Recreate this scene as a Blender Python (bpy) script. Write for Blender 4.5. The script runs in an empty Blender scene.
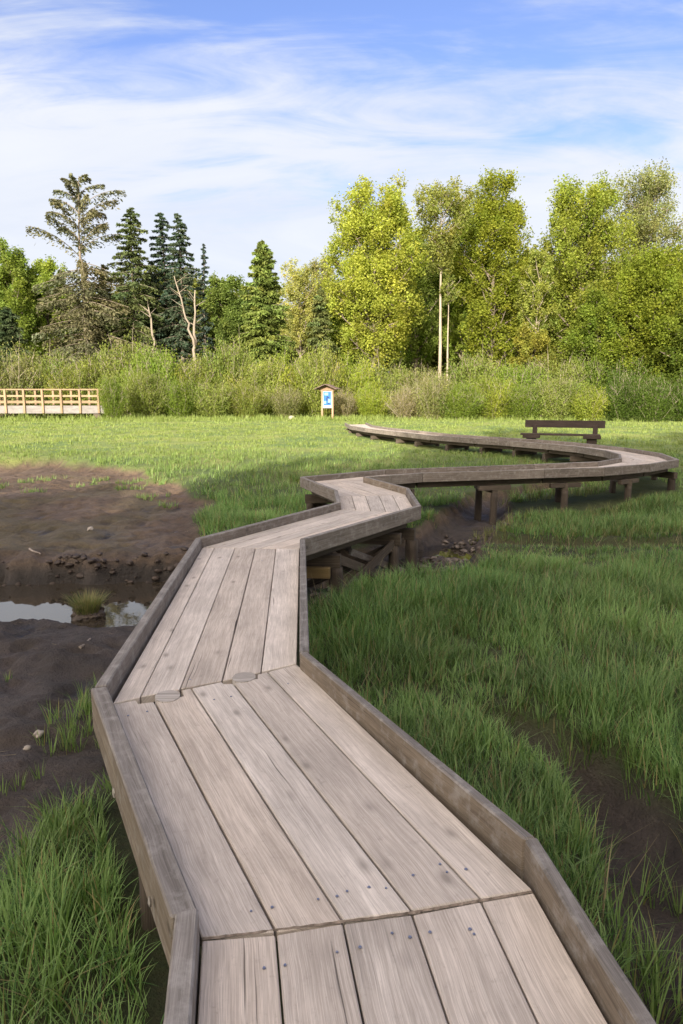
import bpy, bmesh, math, random
import numpy as np
from mathutils import Vector, Matrix

SEED = 7
random.seed(SEED)
RG = np.random.default_rng(SEED)
scene = bpy.context.scene
col = scene.collection
R = math.radians

# ------------------------------------------------------------------ camera
CAM_H = 1.7
PITCH = math.atan((512 - 395) / 683)
cd = bpy.data.cameras.new("camera"); cam = bpy.data.objects.new("camera", cd); col.objects.link(cam)
cd.sensor_fit = 'VERTICAL'; cd.sensor_height = 36; cd.lens = 24; cd.clip_end = 3000; cd.clip_start = 0.05
cam.location = (0, 0, CAM_H); cam.rotation_euler = (math.pi / 2 - PITCH, 0, 0)
scene.camera = cam
CP, SP = math.cos(PITCH), math.sin(PITCH)

def at(px, py, z):
    """world x, y of a point measured in the photograph, at its real height z"""
    dx = (px - 341.5) / 683; dy = (512 - py) / 683
    t = (z - CAM_H) / (-SP + dy * CP)
    return (dx * t, (CP + dy * SP) * t)

def zat(px, py, Y):
    dx = (px - 341.5) / 683; dy = (512 - py) / 683
    t = Y / (CP + dy * SP)
    return (dx * t, CAM_H + t * (-SP + dy * CP))

# ------------------------------------------------------------------ tagging
def tag(o, label=None, cat=None, group=None, kind=None):
    if label: o['label'] = label
    if cat: o['category'] = cat
    if group: o['group'] = group
    if kind: o['kind'] = kind
    return o

def empty(name, loc=(0, 0, 0), rz=0.0):
    o = bpy.data.objects.new(name, None); col.objects.link(o)
    o.location = loc; o.rotation_euler = (0, 0, rz); o.empty_display_size = 0.3
    return o

def link(name, me, mats, parent=None):
    o = bpy.data.objects.new(name, me); col.objects.link(o)
    for m in (mats if isinstance(mats, (list, tuple)) else [mats]): me.materials.append(m)
    if parent: o.parent = parent
    return o

def copy_tree(o, parent=None):
    c = o.copy(); col.objects.link(c)
    if parent: c.parent = parent
    for ch in list(o.children): copy_tree(ch, c)
    return c

# ------------------------------------------------------------------ noise
_tab = RG.random((256, 256))
def vnoise(x, y, s=1.0, o=0):
    x = np.asarray(x) / s + 31.7 * o + 1000; y = np.asarray(y) / s + 17.3 * o + 1000
    xi = np.floor(x).astype(int); yi = np.floor(y).astype(int)
    fx = x - xi; fy = y - yi
    fx = fx * fx * (3 - 2 * fx); fy = fy * fy * (3 - 2 * fy)
    g = lambda a, b: _tab[a % 256, b % 256]
    return ((g(xi, yi) * (1 - fx) + g(xi + 1, yi) * fx) * (1 - fy) + (g(xi, yi + 1) * (1 - fx) + g(xi + 1, yi + 1) * fx) * fy) * 2 - 1

def fbm(x, y, s, n=4, o=0):
    r = 0; a = 1.0; t = 0
    for i in range(n):
        r = r + a * vnoise(x, y, s / 2 ** i, o + i); t += a; a *= .5
    return r / t * 1.6

def sstep(a, b, x):
    t = np.clip((x - a) / (b - a), 0, 1); return t * t * (3 - 2 * t)

# ------------------------------------------------------------------ materials
def newmat(name):
    m = bpy.data.materials.new(name); m.use_nodes = True
    nt = m.node_tree; nt.nodes.clear()
    out = nt.nodes.new('ShaderNodeOutputMaterial')
    return m, nt, out

class NT:
    def __init__(s, nt): s.nt = nt
    def n(s, typ, **kw):
        nd = s.nt.nodes.new(typ)
        for k, v in kw.items():
            if k.startswith('i_'): nd.inputs[k[2:].replace('_', ' ')].default_value = v
            else: setattr(nd, k, v)
        return nd
    def l(s, a, b): s.nt.links.new(a, b)
    def ramp(s, src, stops, interp='LINEAR'):
        r = s.nt.nodes.new('ShaderNodeValToRGB'); r.color_ramp.interpolation = interp
        while len(r.color_ramp.elements) < len(stops): r.color_ramp.elements.new(0.5)
        for e, (p, c) in zip(r.color_ramp.elements, stops):
            e.position = p; e.color = (c, c, c, 1) if isinstance(c, (int, float)) else (*c, 1)
        s.l(src, r.inputs[0]); return r.outputs[0]
    def mix(s, fac, a, b, typ='MIX'):
        m = s.nt.nodes.new('ShaderNodeMix'); m.data_type = 'RGBA'; m.blend_type = typ
        for sock, v in ((m.inputs[0], fac), (m.inputs[6], a), (m.inputs[7], b)):
            if isinstance(v, bpy.types.NodeSocket): s.l(v, sock)
            elif isinstance(v, (int, float)): sock.default_value = v if sock == m.inputs[0] else (v, v, v, 1)
            else: sock.default_value = (*v, 1)
        return m.outputs[2]
    def math(s, op, a, b=0.0):
        m = s.nt.nodes.new('ShaderNodeMath'); m.operation = op
        for sock, v in ((m.inputs[0], a), (m.inputs[1], b)):
            if isinstance(v, bpy.types.NodeSocket): s.l(v, sock)
            else: sock.default_value = v
        return m.outputs[0]

def wood_mat(name, light, dark, crack=0.8, rough=0.85, knots=True, warm=None, side=None):
    m, nt, out = newmat(name); N = NT(nt)
    uv = N.n('ShaderNodeUVMap'); oi = N.n('ShaderNodeObjectInfo')
    sep = N.n('ShaderNodeSeparateXYZ'); N.l(uv.outputs[0], sep.inputs[0])
    # gentle wander of the grain
    w = N.n('ShaderNodeTexNoise', noise_dimensions='2D', i_Scale=1.6, i_Detail=2.0); N.l(uv.outputs[0], w.inputs['Vector'])
    wv = N.math('MULTIPLY', N.math('SUBTRACT', w.outputs[0], .5), 0.045)
    v2 = N.math('ADD', sep.outputs[1], wv)
    def vec(a, b):
        c = N.n('ShaderNodeCombineXYZ')
        N.l(N.math('MULTIPLY', sep.outputs[0], a), c.inputs[0]); N.l(N.math('MULTIPLY', v2, b), c.inputs[1])
        N.l(N.math('MULTIPLY', oi.outputs['Random'], 37.0), c.inputs[2]); return c.outputs[0]
    g1 = N.n('ShaderNodeTexNoise', i_Scale=1.0, i_Detail=6.0, i_Roughness=.65); N.l(vec(1.5, 48), g1.inputs['Vector'])
    g2 = N.n('ShaderNodeTexNoise', i_Scale=1.0, i_Detail=4.0, i_Roughness=.6); N.l(vec(7, 260), g2.inputs['Vector'])
    g3 = N.n('ShaderNodeTexNoise', i_Scale=1.0, i_Detail=5.0); N.l(vec(2.2, 5), g3.inputs['Vector'])
    g4 = N.n('ShaderNodeTexNoise', i_Scale=1.0, i_Detail=3.0); N.l(vec(.55, 42), g4.inputs['Vector'])
    g5 = N.n('ShaderNodeTexNoise', i_Scale=1.0, i_Detail=6.0, i_Roughness=.75); N.l(vec(26, 26), g5.inputs['Vector'])
    base = N.mix(N.ramp(g1.outputs[0], [(.3, 0.0), (.7, 1.0)]), dark, light)
    base = N.mix(N.math('MULTIPLY', N.ramp(g2.outputs[0], [(.42, 1.0), (.6, 0.0)]), .45), base, tuple(c * .62 for c in dark))
    pat = N.ramp(g3.outputs[0], [(.35, .84), (.65, 1.08)]); base = N.mix(1.0, base, pat, 'MULTIPLY')
    sp = N.ramp(g5.outputs[0], [(.28, .68), (.42, 1.0), (.72, 1.06)]); base = N.mix(.6, base, sp, 'MULTIPLY')
    ck = N.math('MULTIPLY', N.ramp(g4.outputs[0], [(.27, 1.0), (.305, 0.0)]), crack)
    base = N.mix(ck, base, (0.05, 0.04, 0.033))
    g6 = N.n('ShaderNodeTexNoise', i_Scale=1.0, i_Detail=4.0, i_Roughness=.6); N.l(vec(.8, 95), g6.inputs['Vector'])
    fl6 = N.ramp(g6.outputs[0], [(.30, 1.0), (.37, 0.0)]); base = N.mix(N.math('MULTIPLY', fl6, .55), base, tuple(c * .4 for c in dark))
    if knots:
        vo = N.n('ShaderNodeTexVoronoi', voronoi_dimensions='3D', i_Scale=1.0, i_Randomness=1.0); N.l(vec(2.6, 5.2), vo.inputs['Vector'])
        kn = N.ramp(vo.outputs['Distance'], [(0.0, .95), (.06, .8), (.10, .35), (.17, 0.0)])
        base = N.mix(kn, base, tuple(c * .55 for c in dark))
    rv = N.math('ADD', N.math('MULTIPLY', oi.outputs['Random'], .26), .84)
    base = N.mix(1.0, base, rv, 'MULTIPLY')
    if warm: 
        rr = N.math('FRACT', N.math('MULTIPLY', oi.outputs['Random'], 7.3))
        base = N.mix(N.math('MULTIPLY', rr, .55), base, warm, 'MULTIPLY')
    if side:   # weathered grey on the upper edge, browner wood kept on the faces
        ge = N.n('ShaderNodeNewGeometry'); sz = N.n('ShaderNodeSeparateXYZ'); N.l(ge.outputs['True Normal'], sz.inputs[0])
        base = N.mix(N.ramp(sz.outputs[2], [(.2, 1.0), (.6, 0.0)]), base, N.mix(1.0, base, side, 'MULTIPLY'))
        li = N.n('ShaderNodeTexNoise', i_Scale=11.0, i_Detail=6.0, i_Roughness=.7); N.l(ge.outputs['Position'], li.inputs['Vector'])
        base = N.mix(N.math('MULTIPLY', N.ramp(li.outputs[0], [(.5, 0.0), (.68, 1.0)]), .5), base, (.34, .32, .30))
    b = N.n('ShaderNodeBsdfPrincipled'); b.inputs['Roughness'].default_value = rough
    b.inputs['Specular IOR Level'].default_value = .25
    N.l(base, b.inputs['Base Color'])
    h = N.math('ADD', N.math('MULTIPLY', g1.outputs[0], .6), N.math('MULTIPLY', g2.outputs[0], .5))
    h = N.math('SUBTRACT', h, N.math('MULTIPLY', ck, .8))
    h = N.math('ADD', h, N.math('MULTIPLY', g5.outputs[0], .25))
    bp = N.n('ShaderNodeBump', i_Strength=.55, i_Distance=.006); N.l(h, bp.inputs['Height']); N.l(bp.outputs[0], b.inputs['Normal'])
    N.l(b.outputs[0], out.inputs[0]); return m

M = {}
M['deck'] = wood_mat('weathered_deck_wood', (.665, .60, .545), (.455, .40, .355), warm=(1.0, .92, .83))
M['curb'] = wood_mat('weathered_curb_wood', (.29, .265, .245), (.145, .128, .115), crack=.9, side=(.95, .90, .85))
M['fascia'] = wood_mat('weathered_fascia_wood', (.27, .245, .225), (.14, .122, .108), crack=.9, side=(1.08, .98, .82))
M['post'] = wood_mat('dark_post_wood', (.12, .095, .075), (.045, .036, .03), knots=False)
M['beam'] = wood_mat('brown_beam_wood', (.15, .12, .092), (.07, .055, .043), knots=False)
M['yellow_beam'] = wood_mat('yellow_beam_wood', (.26, .19, .085), (.18, .125, .06))
M['logend'] = wood_mat('log_end_wood', (.50, .46, .42), (.27, .24, .215), knots=False)
M['bridgewood'] = wood_mat('fresh_rail_wood', (.35, .25, .16), (.26, .18, .115), crack=.3, knots=False)
M['bridgedeck'] = wood_mat('pale_bridge_side', (.25, .235, .23), (.18, .165, .16), crack=.2, knots=False)
M['bench'] = wood_mat('dark_bench_wood', (.085, .06, .052), (.04, .03, .027), knots=False)
M['kioskwood'] = wood_mat('kiosk_wood', (.42, .28, .19), (.28, .18, .12), knots=False)
M['shingle'] = wood_mat('kiosk_roof_shingle', (.21, .155, .13), (.11, .08, .07), knots=False)

def flat_mat(name, c, rough=.7, metallic=0.0, var=.2, scale=8, bump=0.0, spec=.3):
    m, nt, out = newmat(name); N = NT(nt)
    tc = N.n('ShaderNodeTexCoord'); no = N.n('ShaderNodeTexNoise', i_Scale=scale, i_Detail=5.0); N.l(tc.outputs['Object'], no.inputs['Vector'])
    base = N.mix(1.0, c, N.ramp(no.outputs[0], [(.3, 1 - var), (.7, 1 + var)]), 'MULTIPLY')
    b = N.n('ShaderNodeBsdfPrincipled'); b.inputs['Roughness'].default_value = rough; b.inputs['Metallic'].default_value = metallic
    b.inputs['Specular IOR Level'].default_value = spec
    N.l(base, b.inputs['Base Color'])
    if bump:
        bp = N.n('ShaderNodeBump', i_Strength=.6, i_Distance=bump); N.l(no.outputs[0], bp.inputs['Height']); N.l(bp.outputs[0], b.inputs['Normal'])
    N.l(b.outputs[0], out.inputs[0]); return m
M['screw'] = flat_mat('screw_metal', (.22, .24, .32), .45, .6)
M['blue'] = flat_mat('sign_blue', (.02, .11, .38), .5, var=.05)
M['paleblue'] = flat_mat('sign_pale_blue', (.16, .34, .52), .5, var=.05)
M['signwhite'] = flat_mat('sign_white', (.42, .44, .48), .5, var=.05)
M['signdark'] = flat_mat('sign_dark_blue', (.01, .03, .1), .5, var=.05)
M['stone'] = flat_mat('grey_stone', (.15, .125, .105), .85, var=.45, scale=9, bump=.02)
M['darkstone'] = flat_mat('muddy_stone', (.07, .055, .045), .7, var=.5, scale=9, bump=.02)
M['palestone'] = flat_mat('pale_stone', (.33, .29, .25), .8, var=.2, bump=.01)
M['driftwood'] = flat_mat('driftwood', (.26, .22, .19), .85, var=.3, scale=20, bump=.004)
M['lichen'] = flat_mat('pale_lichen', (.30, .28, .25), .95, var=.35, scale=60, bump=.01)
M['dirt'] = flat_mat('packed_dirt', (.20, .165, .14), .95, var=.45, scale=40, bump=.006, spec=.1)

def leaf_mat(name, transl=.38, attr='tint', gloss=.12, rv=.25):
    m, nt, out = newmat(name); N = NT(nt)
    a = N.n('ShaderNodeAttribute', attribute_name=attr); oi = N.n('ShaderNodeObjectInfo')
    c = N.mix(1.0, a.outputs['Color'], N.math('ADD', N.math('MULTIPLY', oi.outputs['Random'], rv), 1 - rv / 2), 'MULTIPLY')
    d = N.n('ShaderNodeBsdfPrincipled'); d.inputs['Roughness'].default_value = .55; d.inputs['Specular IOR Level'].default_value = gloss
    t = N.n('ShaderNodeBsdfTranslucent'); mx = N.n('ShaderNodeMixShader', i_Fac=transl)
    N.l(c, d.inputs['Base Color'])
    tcol = N.mix(1.0, c, (1.15, 1.2, .55), 'MULTIPLY'); N.l(tcol, t.inputs[0])
    N.l(d.outputs[0], mx.inputs[1]); N.l(t.outputs[0], mx.inputs[2]); N.l(mx.outputs[0], out.inputs[0]); return m
M['leaf'] = leaf_mat('leaf_foliage', .5)
M['needle'] = leaf_mat('needle_foliage', .18)
M['grass'] = leaf_mat('grass_blade', .35, gloss=.3, rv=0)

def bark_mat(name, c, c2):
    m, nt, out = newmat(name); N = NT(nt)
    tc = N.n('ShaderNodeTexCoord'); mp = N.n('ShaderNodeMapping'); mp.inputs['Scale'].default_value = (3, 3, .7); N.l(tc.outputs['Object'], mp.inputs[0])
    no = N.n('ShaderNodeTexNoise', i_Scale=1.5, i_Detail=5.0); N.l(mp.outputs[0], no.inputs['Vector'])
    b = N.n('ShaderNodeBsdfPrincipled'); b.inputs['Roughness'].default_value = .9
    N.l(N.mix(N.ramp(no.outputs[0], [(.35, 0.), (.65, 1.)]), c, c2), b.inputs['Base Color'])
    N.l(b.outputs[0], out.inputs[0]); return m
M['bark'] = bark_mat('grey_brown_bark', (.10, .08, .06), (.22, .18, .14))
M['birchbark'] = bark_mat('pale_bark', (.36, .31, .24), (.22, .18, .14))
M['snagbark'] = bark_mat('grey_dead_bark', (.26, .22, .17), (.17, .14, .11))
M['twig'] = bark_mat('grey_twig', (.26, .22, .17), (.38, .32, .25))

# ------------------------------------------------------------------ mesh helpers
def np_mesh(name, verts, faces_idx, nper, tint=None):
    """verts (n,3); faces_idx flat loop indices; nper = verts per face (int array or int)"""
    me = bpy.data.meshes.new(name)
    me.vertices.add(len(verts)); me.vertices.foreach_set('co', np.ascontiguousarray(verts, dtype=np.float32).ravel())
    idx = np.ascontiguousarray(faces_idx, dtype=np.int32).ravel()
    me.loops.add(len(idx)); me.loops.foreach_set('vertex_index', idx)
    nf = len(idx) // nper
    me.polygons.add(nf); me.polygons.foreach_set('loop_start', np.arange(nf, dtype=np.int32) * nper)
    me.update(calc_edges=True)
    if tint is not None:
        at_ = me.color_attributes.new('tint', 'FLOAT_COLOR', 'POINT')
        t = np.ones((len(verts), 4), dtype=np.float32); t[:, :3] = tint
        at_.data.foreach_set('color', t.ravel())
    return me

def prism(name, poly, z0, z1, mat, parent, bevel=.004, udir=None, jitter=0.0, voff=None):
    """2-D polygon extruded between two heights, bevelled, grain UV along udir"""
    bm = bmesh.new()
    uvl = bm.loops.layers.uv.new('UVMap')
    n = len(poly)
    area = sum(poly[i][0] * poly[(i + 1) % n][1] - poly[(i + 1) % n][0] * poly[i][1] for i in range(n))
    if area < 0:
        poly = poly[::-1]
        if isinstance(z1, (list, tuple)): z1 = z1[::-1]
    zt = [z + random.uniform(-jitter, jitter) for z in (z1 if isinstance(z1, (list, tuple)) else [z1] * n)]
    b = [bm.verts.new((p[0], p[1], z0)) for p in poly]; t = [bm.verts.new((p[0], p[1], z)) for p, z in zip(poly, zt)]
    bm.faces.new(t); bm.faces.new(b[::-1])
    for i in range(n):
        j = (i + 1) % n; bm.faces.new((b[i], b[j], t[j], t[i]))
    if bevel: bmesh.ops.bevel(bm, geom=[e for e in bm.edges], offset=bevel, segments=1, profile=.5, affect='EDGES', clamp_overlap=True)
    bm.normal_update()
    if udir is None:
        e = Vector(poly[1]) - Vector(poly[0]); udir = e.normalized()
    u = Vector((udir[0], udir[1], 0)).normalized(); v = Vector((-u.y, u.x, 0))
    ou, ov = random.uniform(0, 20), (random.uniform(0, 20) if voff is None else voff)
    for f in bm.faces:
        for l in f.loops:
            c = l.vert.co
            l[uvl].uv = (c.dot(u) + ou, c.dot(v) + c.z * (1 if abs(f.normal.z) < .7 else 0) + ov)
    me = bpy.data.meshes.new(name); bm.to_mesh(me); bm.free()
    return link(name, me, mat, parent)

def box_bm(bm, c, s, rot=None, bevel=0.004):
    """adds a box to bm; c centre, s full sizes, rot Matrix 3x3"""
    r = bmesh.ops.create_cube(bm, size=1.0)
    vs = r['verts']
    for v in vs:
        p = Vector((v.co.x * s[0], v.co.y * s[1], v.co.z * s[2]))
        if rot is not None: p = rot @ p
        v.co = p + Vector(c)
    if bevel:
        es = {e for v in vs for e in v.link_edges}
        bmesh.ops.bevel(bm, geom=list(es), offset=bevel, segments=1, affect='EDGES')
    return vs

def bm_obj(name, bm, mat, parent=None, long_axis=0):
    uvl = bm.loops.layers.uv.get('UVMap') or bm.loops.layers.uv.new('UVMap')
    bm.normal_update(); o1, o2 = random.uniform(0, 20), random.uniform(0, 20)
    ax = [0, 1, 2]; ax.remove(long_axis)
    for f in bm.faces:
        n = f.normal
        w = ax[0] if abs(n[ax[1]]) > abs(n[ax[0]]) else ax[1]
        for l in f.loops:
            c = l.vert.co; l[uvl].uv = (c[long_axis] + o1, c[w] + o2)
    me = bpy.data.meshes.new(name); bm.to_mesh(me); bm.free()
    return link(name, me, mat, parent)

def beam(name, p0, p1, w, h, mat, parent, bevel=.006):
    """rectangular timber between two 3-D points, in local coords of parent"""
    p0, p1 = Vector(p0), Vector(p1); d = p1 - p0; L = d.length; x = d.normalized()
    up = Vector((0, 0, 1)) if abs(x.z) < .95 else Vector((0, 1, 0))
    y = up.cross(x).normalized(); z = x.cross(y)
    bm = bmesh.new(); box_bm(bm, (0, 0, 0), (L, w, h), None, bevel)
    o = bm_obj(name, bm, mat, parent, 0)
    m = Matrix((x, y, z)).transposed()
    o.matrix_local = Matrix.Translation((p0 + p1) / 2) @ m.to_4x4()
    return o

def round_post(name, x, y, z0, z1, r, mat, parent, lean=(0, 0)):
    bm = bmesh.new(); uvl = bm.loops.layers.uv.new('UVMap'); rings = []; n = 14; K = 8
    ph = random.uniform(0, 6)
    for k in range(K + 1):
        t = k / K; rr = r * (1.12 - .12 * t) * (1 + random.uniform(-.03, .03))
        rings.append([bm.verts.new((x + lean[0] * (1 - t) + rr * math.cos(a) * (1 + .05 * math.sin(3 * a + ph)),
                                    y + lean[1] * (1 - t) + rr * math.sin(a) * (1 + .05 * math.sin(3 * a + ph)), z0 + (z1 - z0) * t))
                      for a in [2 * math.pi * i / n for i in range(n)]])
    for k in range(K):
        for i in range(n):
            j = (i + 1) % n; f = bm.faces.new((rings[k][i], rings[k][j], rings[k + 1][j], rings[k + 1][i])); f.smooth = True
            for l, (u, v) in zip(f.loops, ((k, i), (k, i + 1), (k + 1, i + 1), (k + 1, i))): l[uvl].uv = (u / K * (z1 - z0) + ph, v / n * 2 * math.pi * r + ph)
    bm.faces.new(rings[-1]); bm.faces.new(rings[0][::-1])
    me = bpy.data.meshes.new(name); bm.to_mesh(me); bm.free()
    return link(name, me, mat, parent)

# ------------------------------------------------------------------ terrain
WATER_Z = -1.2
def poly_sd(x, y, poly):
    """positive inside, approx. distance in metres"""
    x = np.asarray(x, float); y = np.asarray(y, float)
    inside = np.zeros(x.shape, bool); d = np.full(x.shape, 1e9)
    n = len(poly)
    for i in range(n):
        x1, y1 = poly[i]; x2, y2 = poly[(i + 1) % n]
        c = ((y1 > y) != (y2 > y)); 
        with np.errstate(divide='ignore', invalid='ignore'):
            xi = (x2 - x1) * (y - y1) / (y2 - y1 if y2 != y1 else 1e-9) + x1
        inside ^= c & (x < xi)
        dx, dy = x2 - x1, y2 - y1; L = dx * dx + dy * dy + 1e-12
        t = np.clip(((x - x1) * dx + (y - y1) * dy) / L, 0, 1)
        d = np.minimum(d, np.hypot(x - x1 - t * dx, y - y1 - t * dy))
    return np.where(inside, d, -d)

def line_d(x, y, pts):
    """distance to a polyline minus its (interpolated) half width: negative inside"""
    d = np.full(np.shape(x), 1e9)
    for (x1, y1, w1), (x2, y2, w2) in zip(pts[:-1], pts[1:]):
        dx, dy = x2 - x1, y2 - y1; L = dx * dx + dy * dy + 1e-12
        t = np.clip(((x - x1) * dx + (y - y1) * dy) / L, 0, 1)
        d = np.minimum(d, np.hypot(x - x1 - t * dx, y - y1 - t * dy) - (w1 + (w2 - w1) * t))
    return d

FLAT = [at(*p, -.8) for p in [(-500, 466), (-60, 467), (0, 470), (60, 468), (110, 474), (150, 480), (180, 489), (196, 502), (203, 520), (205, 538)]] + \
       [(-1.6, 10.1), (-1.0, 9.8), (-1.0, 9.2), (-30, 9.2)]
NEARMUD = [(-30, 9.6), (-1.0, 9.6), (-.55, 8.2), (-.6, 6.2), (-.75, 4.6), (-1.1, 3.75)] + [at(*p, -.9) for p in [(128, 800), (90, 822), (50, 850), (0, 905), (-200, 940), (-900, 960)]]
CREEK = [(-30, 9.6, 1.0), (-8, 9.3, 1.05), (-4, 9.3, 1.02), (-2.2, 9.4, .92), (-.8, 9.5, .8), (.2, 9.5, .95), (1.2, 10.3, .95), (2.0, 12.4, .6), (3.0, 14.7, .62), (3.8, 17.0, .35), (5.6, 18.4, .25), (7, 18.8, .1)]
DITCH = [(1.9, 12.3, .5), (3.0, 11.7, .34), (4.6, 11.4, .30), (6.2, 11.5, .30), (8, 11.2, .3), (14, 12, .25)]
FCREEK = [at(455, 728, -.95) + (.06,), at(500, 745, -.95) + (.14,), at(545, 765, -.95) + (.19,), at(590, 800, -1.0) + (.22,), at(630, 850, -1.0) + (.30,), at(660, 910, -1.0) + (.34,), at(690, 990, -1.0) + (.36,), at(760, 1200, -1.0) + (.4,)]
SUBFLAT = poly_sd

def masks(x, y):
    w = fbm(x, y, 1.3, 3, 3) * .16 + fbm(x, y, .35, 2, 9) * .05
    flat = poly_sd(x, y, FLAT) + w * 1.6 + (fbm(x, y, 2.4, 3, 80) * .55 + fbm(x, y, .6, 2, 81) * .2) * sstep(11, 15, y)
    near = poly_sd(x, y, NEARMUD) + w
    crk = line_d(x, y, CREEK) + w * .5
    dit = line_d(x, y, DITCH) + w * .5
    fcr = line_d(x, y, FCREEK) + w * .45
    return flat, near, crk, dit, fcr

def ground(x, y):
    x = np.asarray(x, float); y = np.asarray(y, float)
    flat, near, crk, dit, fcr = masks(x, y)
    g = -.75 + .33 * sstep(14, 27, y) + .12 * sstep(27, 45, y)
    g = g + fbm(x, y, 3.0, 3, 1) * .05 * sstep(400, 60, np.hypot(x, y)) + fbm(x, y, .5, 3, 2) * .025
    g = g + .8 * sstep(75, 200, y)
    g = g - .20 * np.exp(-((x - 4.4) ** 2 / 4.0 + (y - 14.2) ** 2 / 2.5))
    fz = -.86 + fbm(x, y, 1.6, 4, 5) * .05 + .05 * sstep(11, 19, y) + .09 * np.exp(-((y - 10.75) / .35) ** 2)
    g = g + (fz - g) * sstep(-.25, .35, flat)
    nz = -1.05 + fbm(x, y, 1.2, 4, 6) * .05 + fbm(x, y, .22, 3, 8) * .035
    nz = nz - .07 * sstep(7.0, 8.4, y)
    g = g + (nz - g) * sstep(-.12, .28, near)
    # the far bank of the creek is a small scarp, the near side shelves gently
    scarp = fbm(x, y, .6, 4, 12) * .20 + fbm(x, y, .18, 2, 62) * .08
    cz = WATER_Z - .16 + .12 * sstep(-.3, 0.0, crk) + .26 * sstep(.6, 2.0, x) + fbm(x, y, .3, 3, 13) * .03 * sstep(.2, 1.4, x)
    k = 1 - sstep(-.04, .13, crk + scarp * .8)
    g = np.where(cz < g, g + (cz - g) * k, g)
    g = g - .30 * (1 - sstep(-.2, .18, dit)) 
    fz2 = -1.13 - .085 * sstep(3.2, 2.4, y) + fbm(x, y, .25, 3, 15) * .03
    g = np.where(fz2 < g, g + (fz2 - g) * (1 - sstep(-.16, .16, fcr)), g)
    # crumbly mud surface
    mud = np.maximum(np.maximum(sstep(0, .2, flat), sstep(0, .2, near)), 1 - sstep(-.1, .1, crk))
    g = g + mud * (fbm(x, y, .2, 3, 17) * .03 + fbm(x, y, .7, 3, 19) * .035 - .05 * sstep(.30, .6, fbm(x, y, .30, 2, 18)))
    return g

def mudness(x, y):
    flat, near, crk, dit, fcr = masks(x, y)
    m = np.maximum(sstep(-.08, .12, flat), sstep(-.06, .1, near))
    m = np.maximum(m, 1 - sstep(-.02, .22, crk)); m = np.maximum(m, 1 - sstep(-.12, .05, dit)); m = np.maximum(m, 1 - sstep(-.05, .12, fcr))
    return m

def axis(lo, f0, f1, hi, step, grow=1.12):
    a = list(np.arange(f0, f1, step)); s = step
    v = a[-1]
    while v < hi: s *= grow; v += s; a.append(v)
    s = step; v = a[0]; b = []
    while v > lo: s *= grow; v -= s; b.append(v)
    return np.array(b[::-1] + a)
xs = axis(-700, -12, 9, 700, .07); ys = axis(-500, 1.0, 21, 1200, .06)
X, Y = np.meshgrid(xs, ys); Z = ground(X, Y)
nx, ny = len(xs), len(ys)
V = np.stack([X.ravel(), Y.ravel(), Z.ravel()], 1)
ii = (np.arange(ny - 1)[:, None] * nx + np.arange(nx - 1)[None, :]).ravel()
F = np.stack([ii, ii + 1, ii + 1 + nx, ii + nx], 1)
gme = np_mesh('ground', V, F, 4)
fl, ne, ck_, di_, fc_ = masks(X.ravel(), Y.ravel())
mask = np.ones((len(V), 4), np.float32); mask[:, 0] = mudness(X.ravel(), Y.ravel())
mask[:, 1] = sstep(.6, 1.6, fl) * sstep(10.4, 11.2, Y.ravel()) * sstep(-.25, .5, fbm(X.ravel(), Y.ravel(), 2.2, 4, 21) + .3 * sstep(11.0, 13, Y.ravel()) - .5 * sstep(16, 19, Y.ravel()))
mask[:, 2] = np.maximum(sstep(WATER_Z + .07, WATER_Z + .02, V[:, 2]), sstep(-.90, -.98, V[:, 2] + .06 * fbm(V[:, 0], V[:, 1], .3, 3, 61)) * (V[:, 1] > 9.9) * (V[:, 0] < .5))
ca = gme.color_attributes.new('mask', 'FLOAT_COLOR', 'POINT'); ca.data.foreach_set('color', mask.ravel())
gme.polygons.foreach_set('use_smooth', np.ones(len(gme.polygons), bool))

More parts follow.
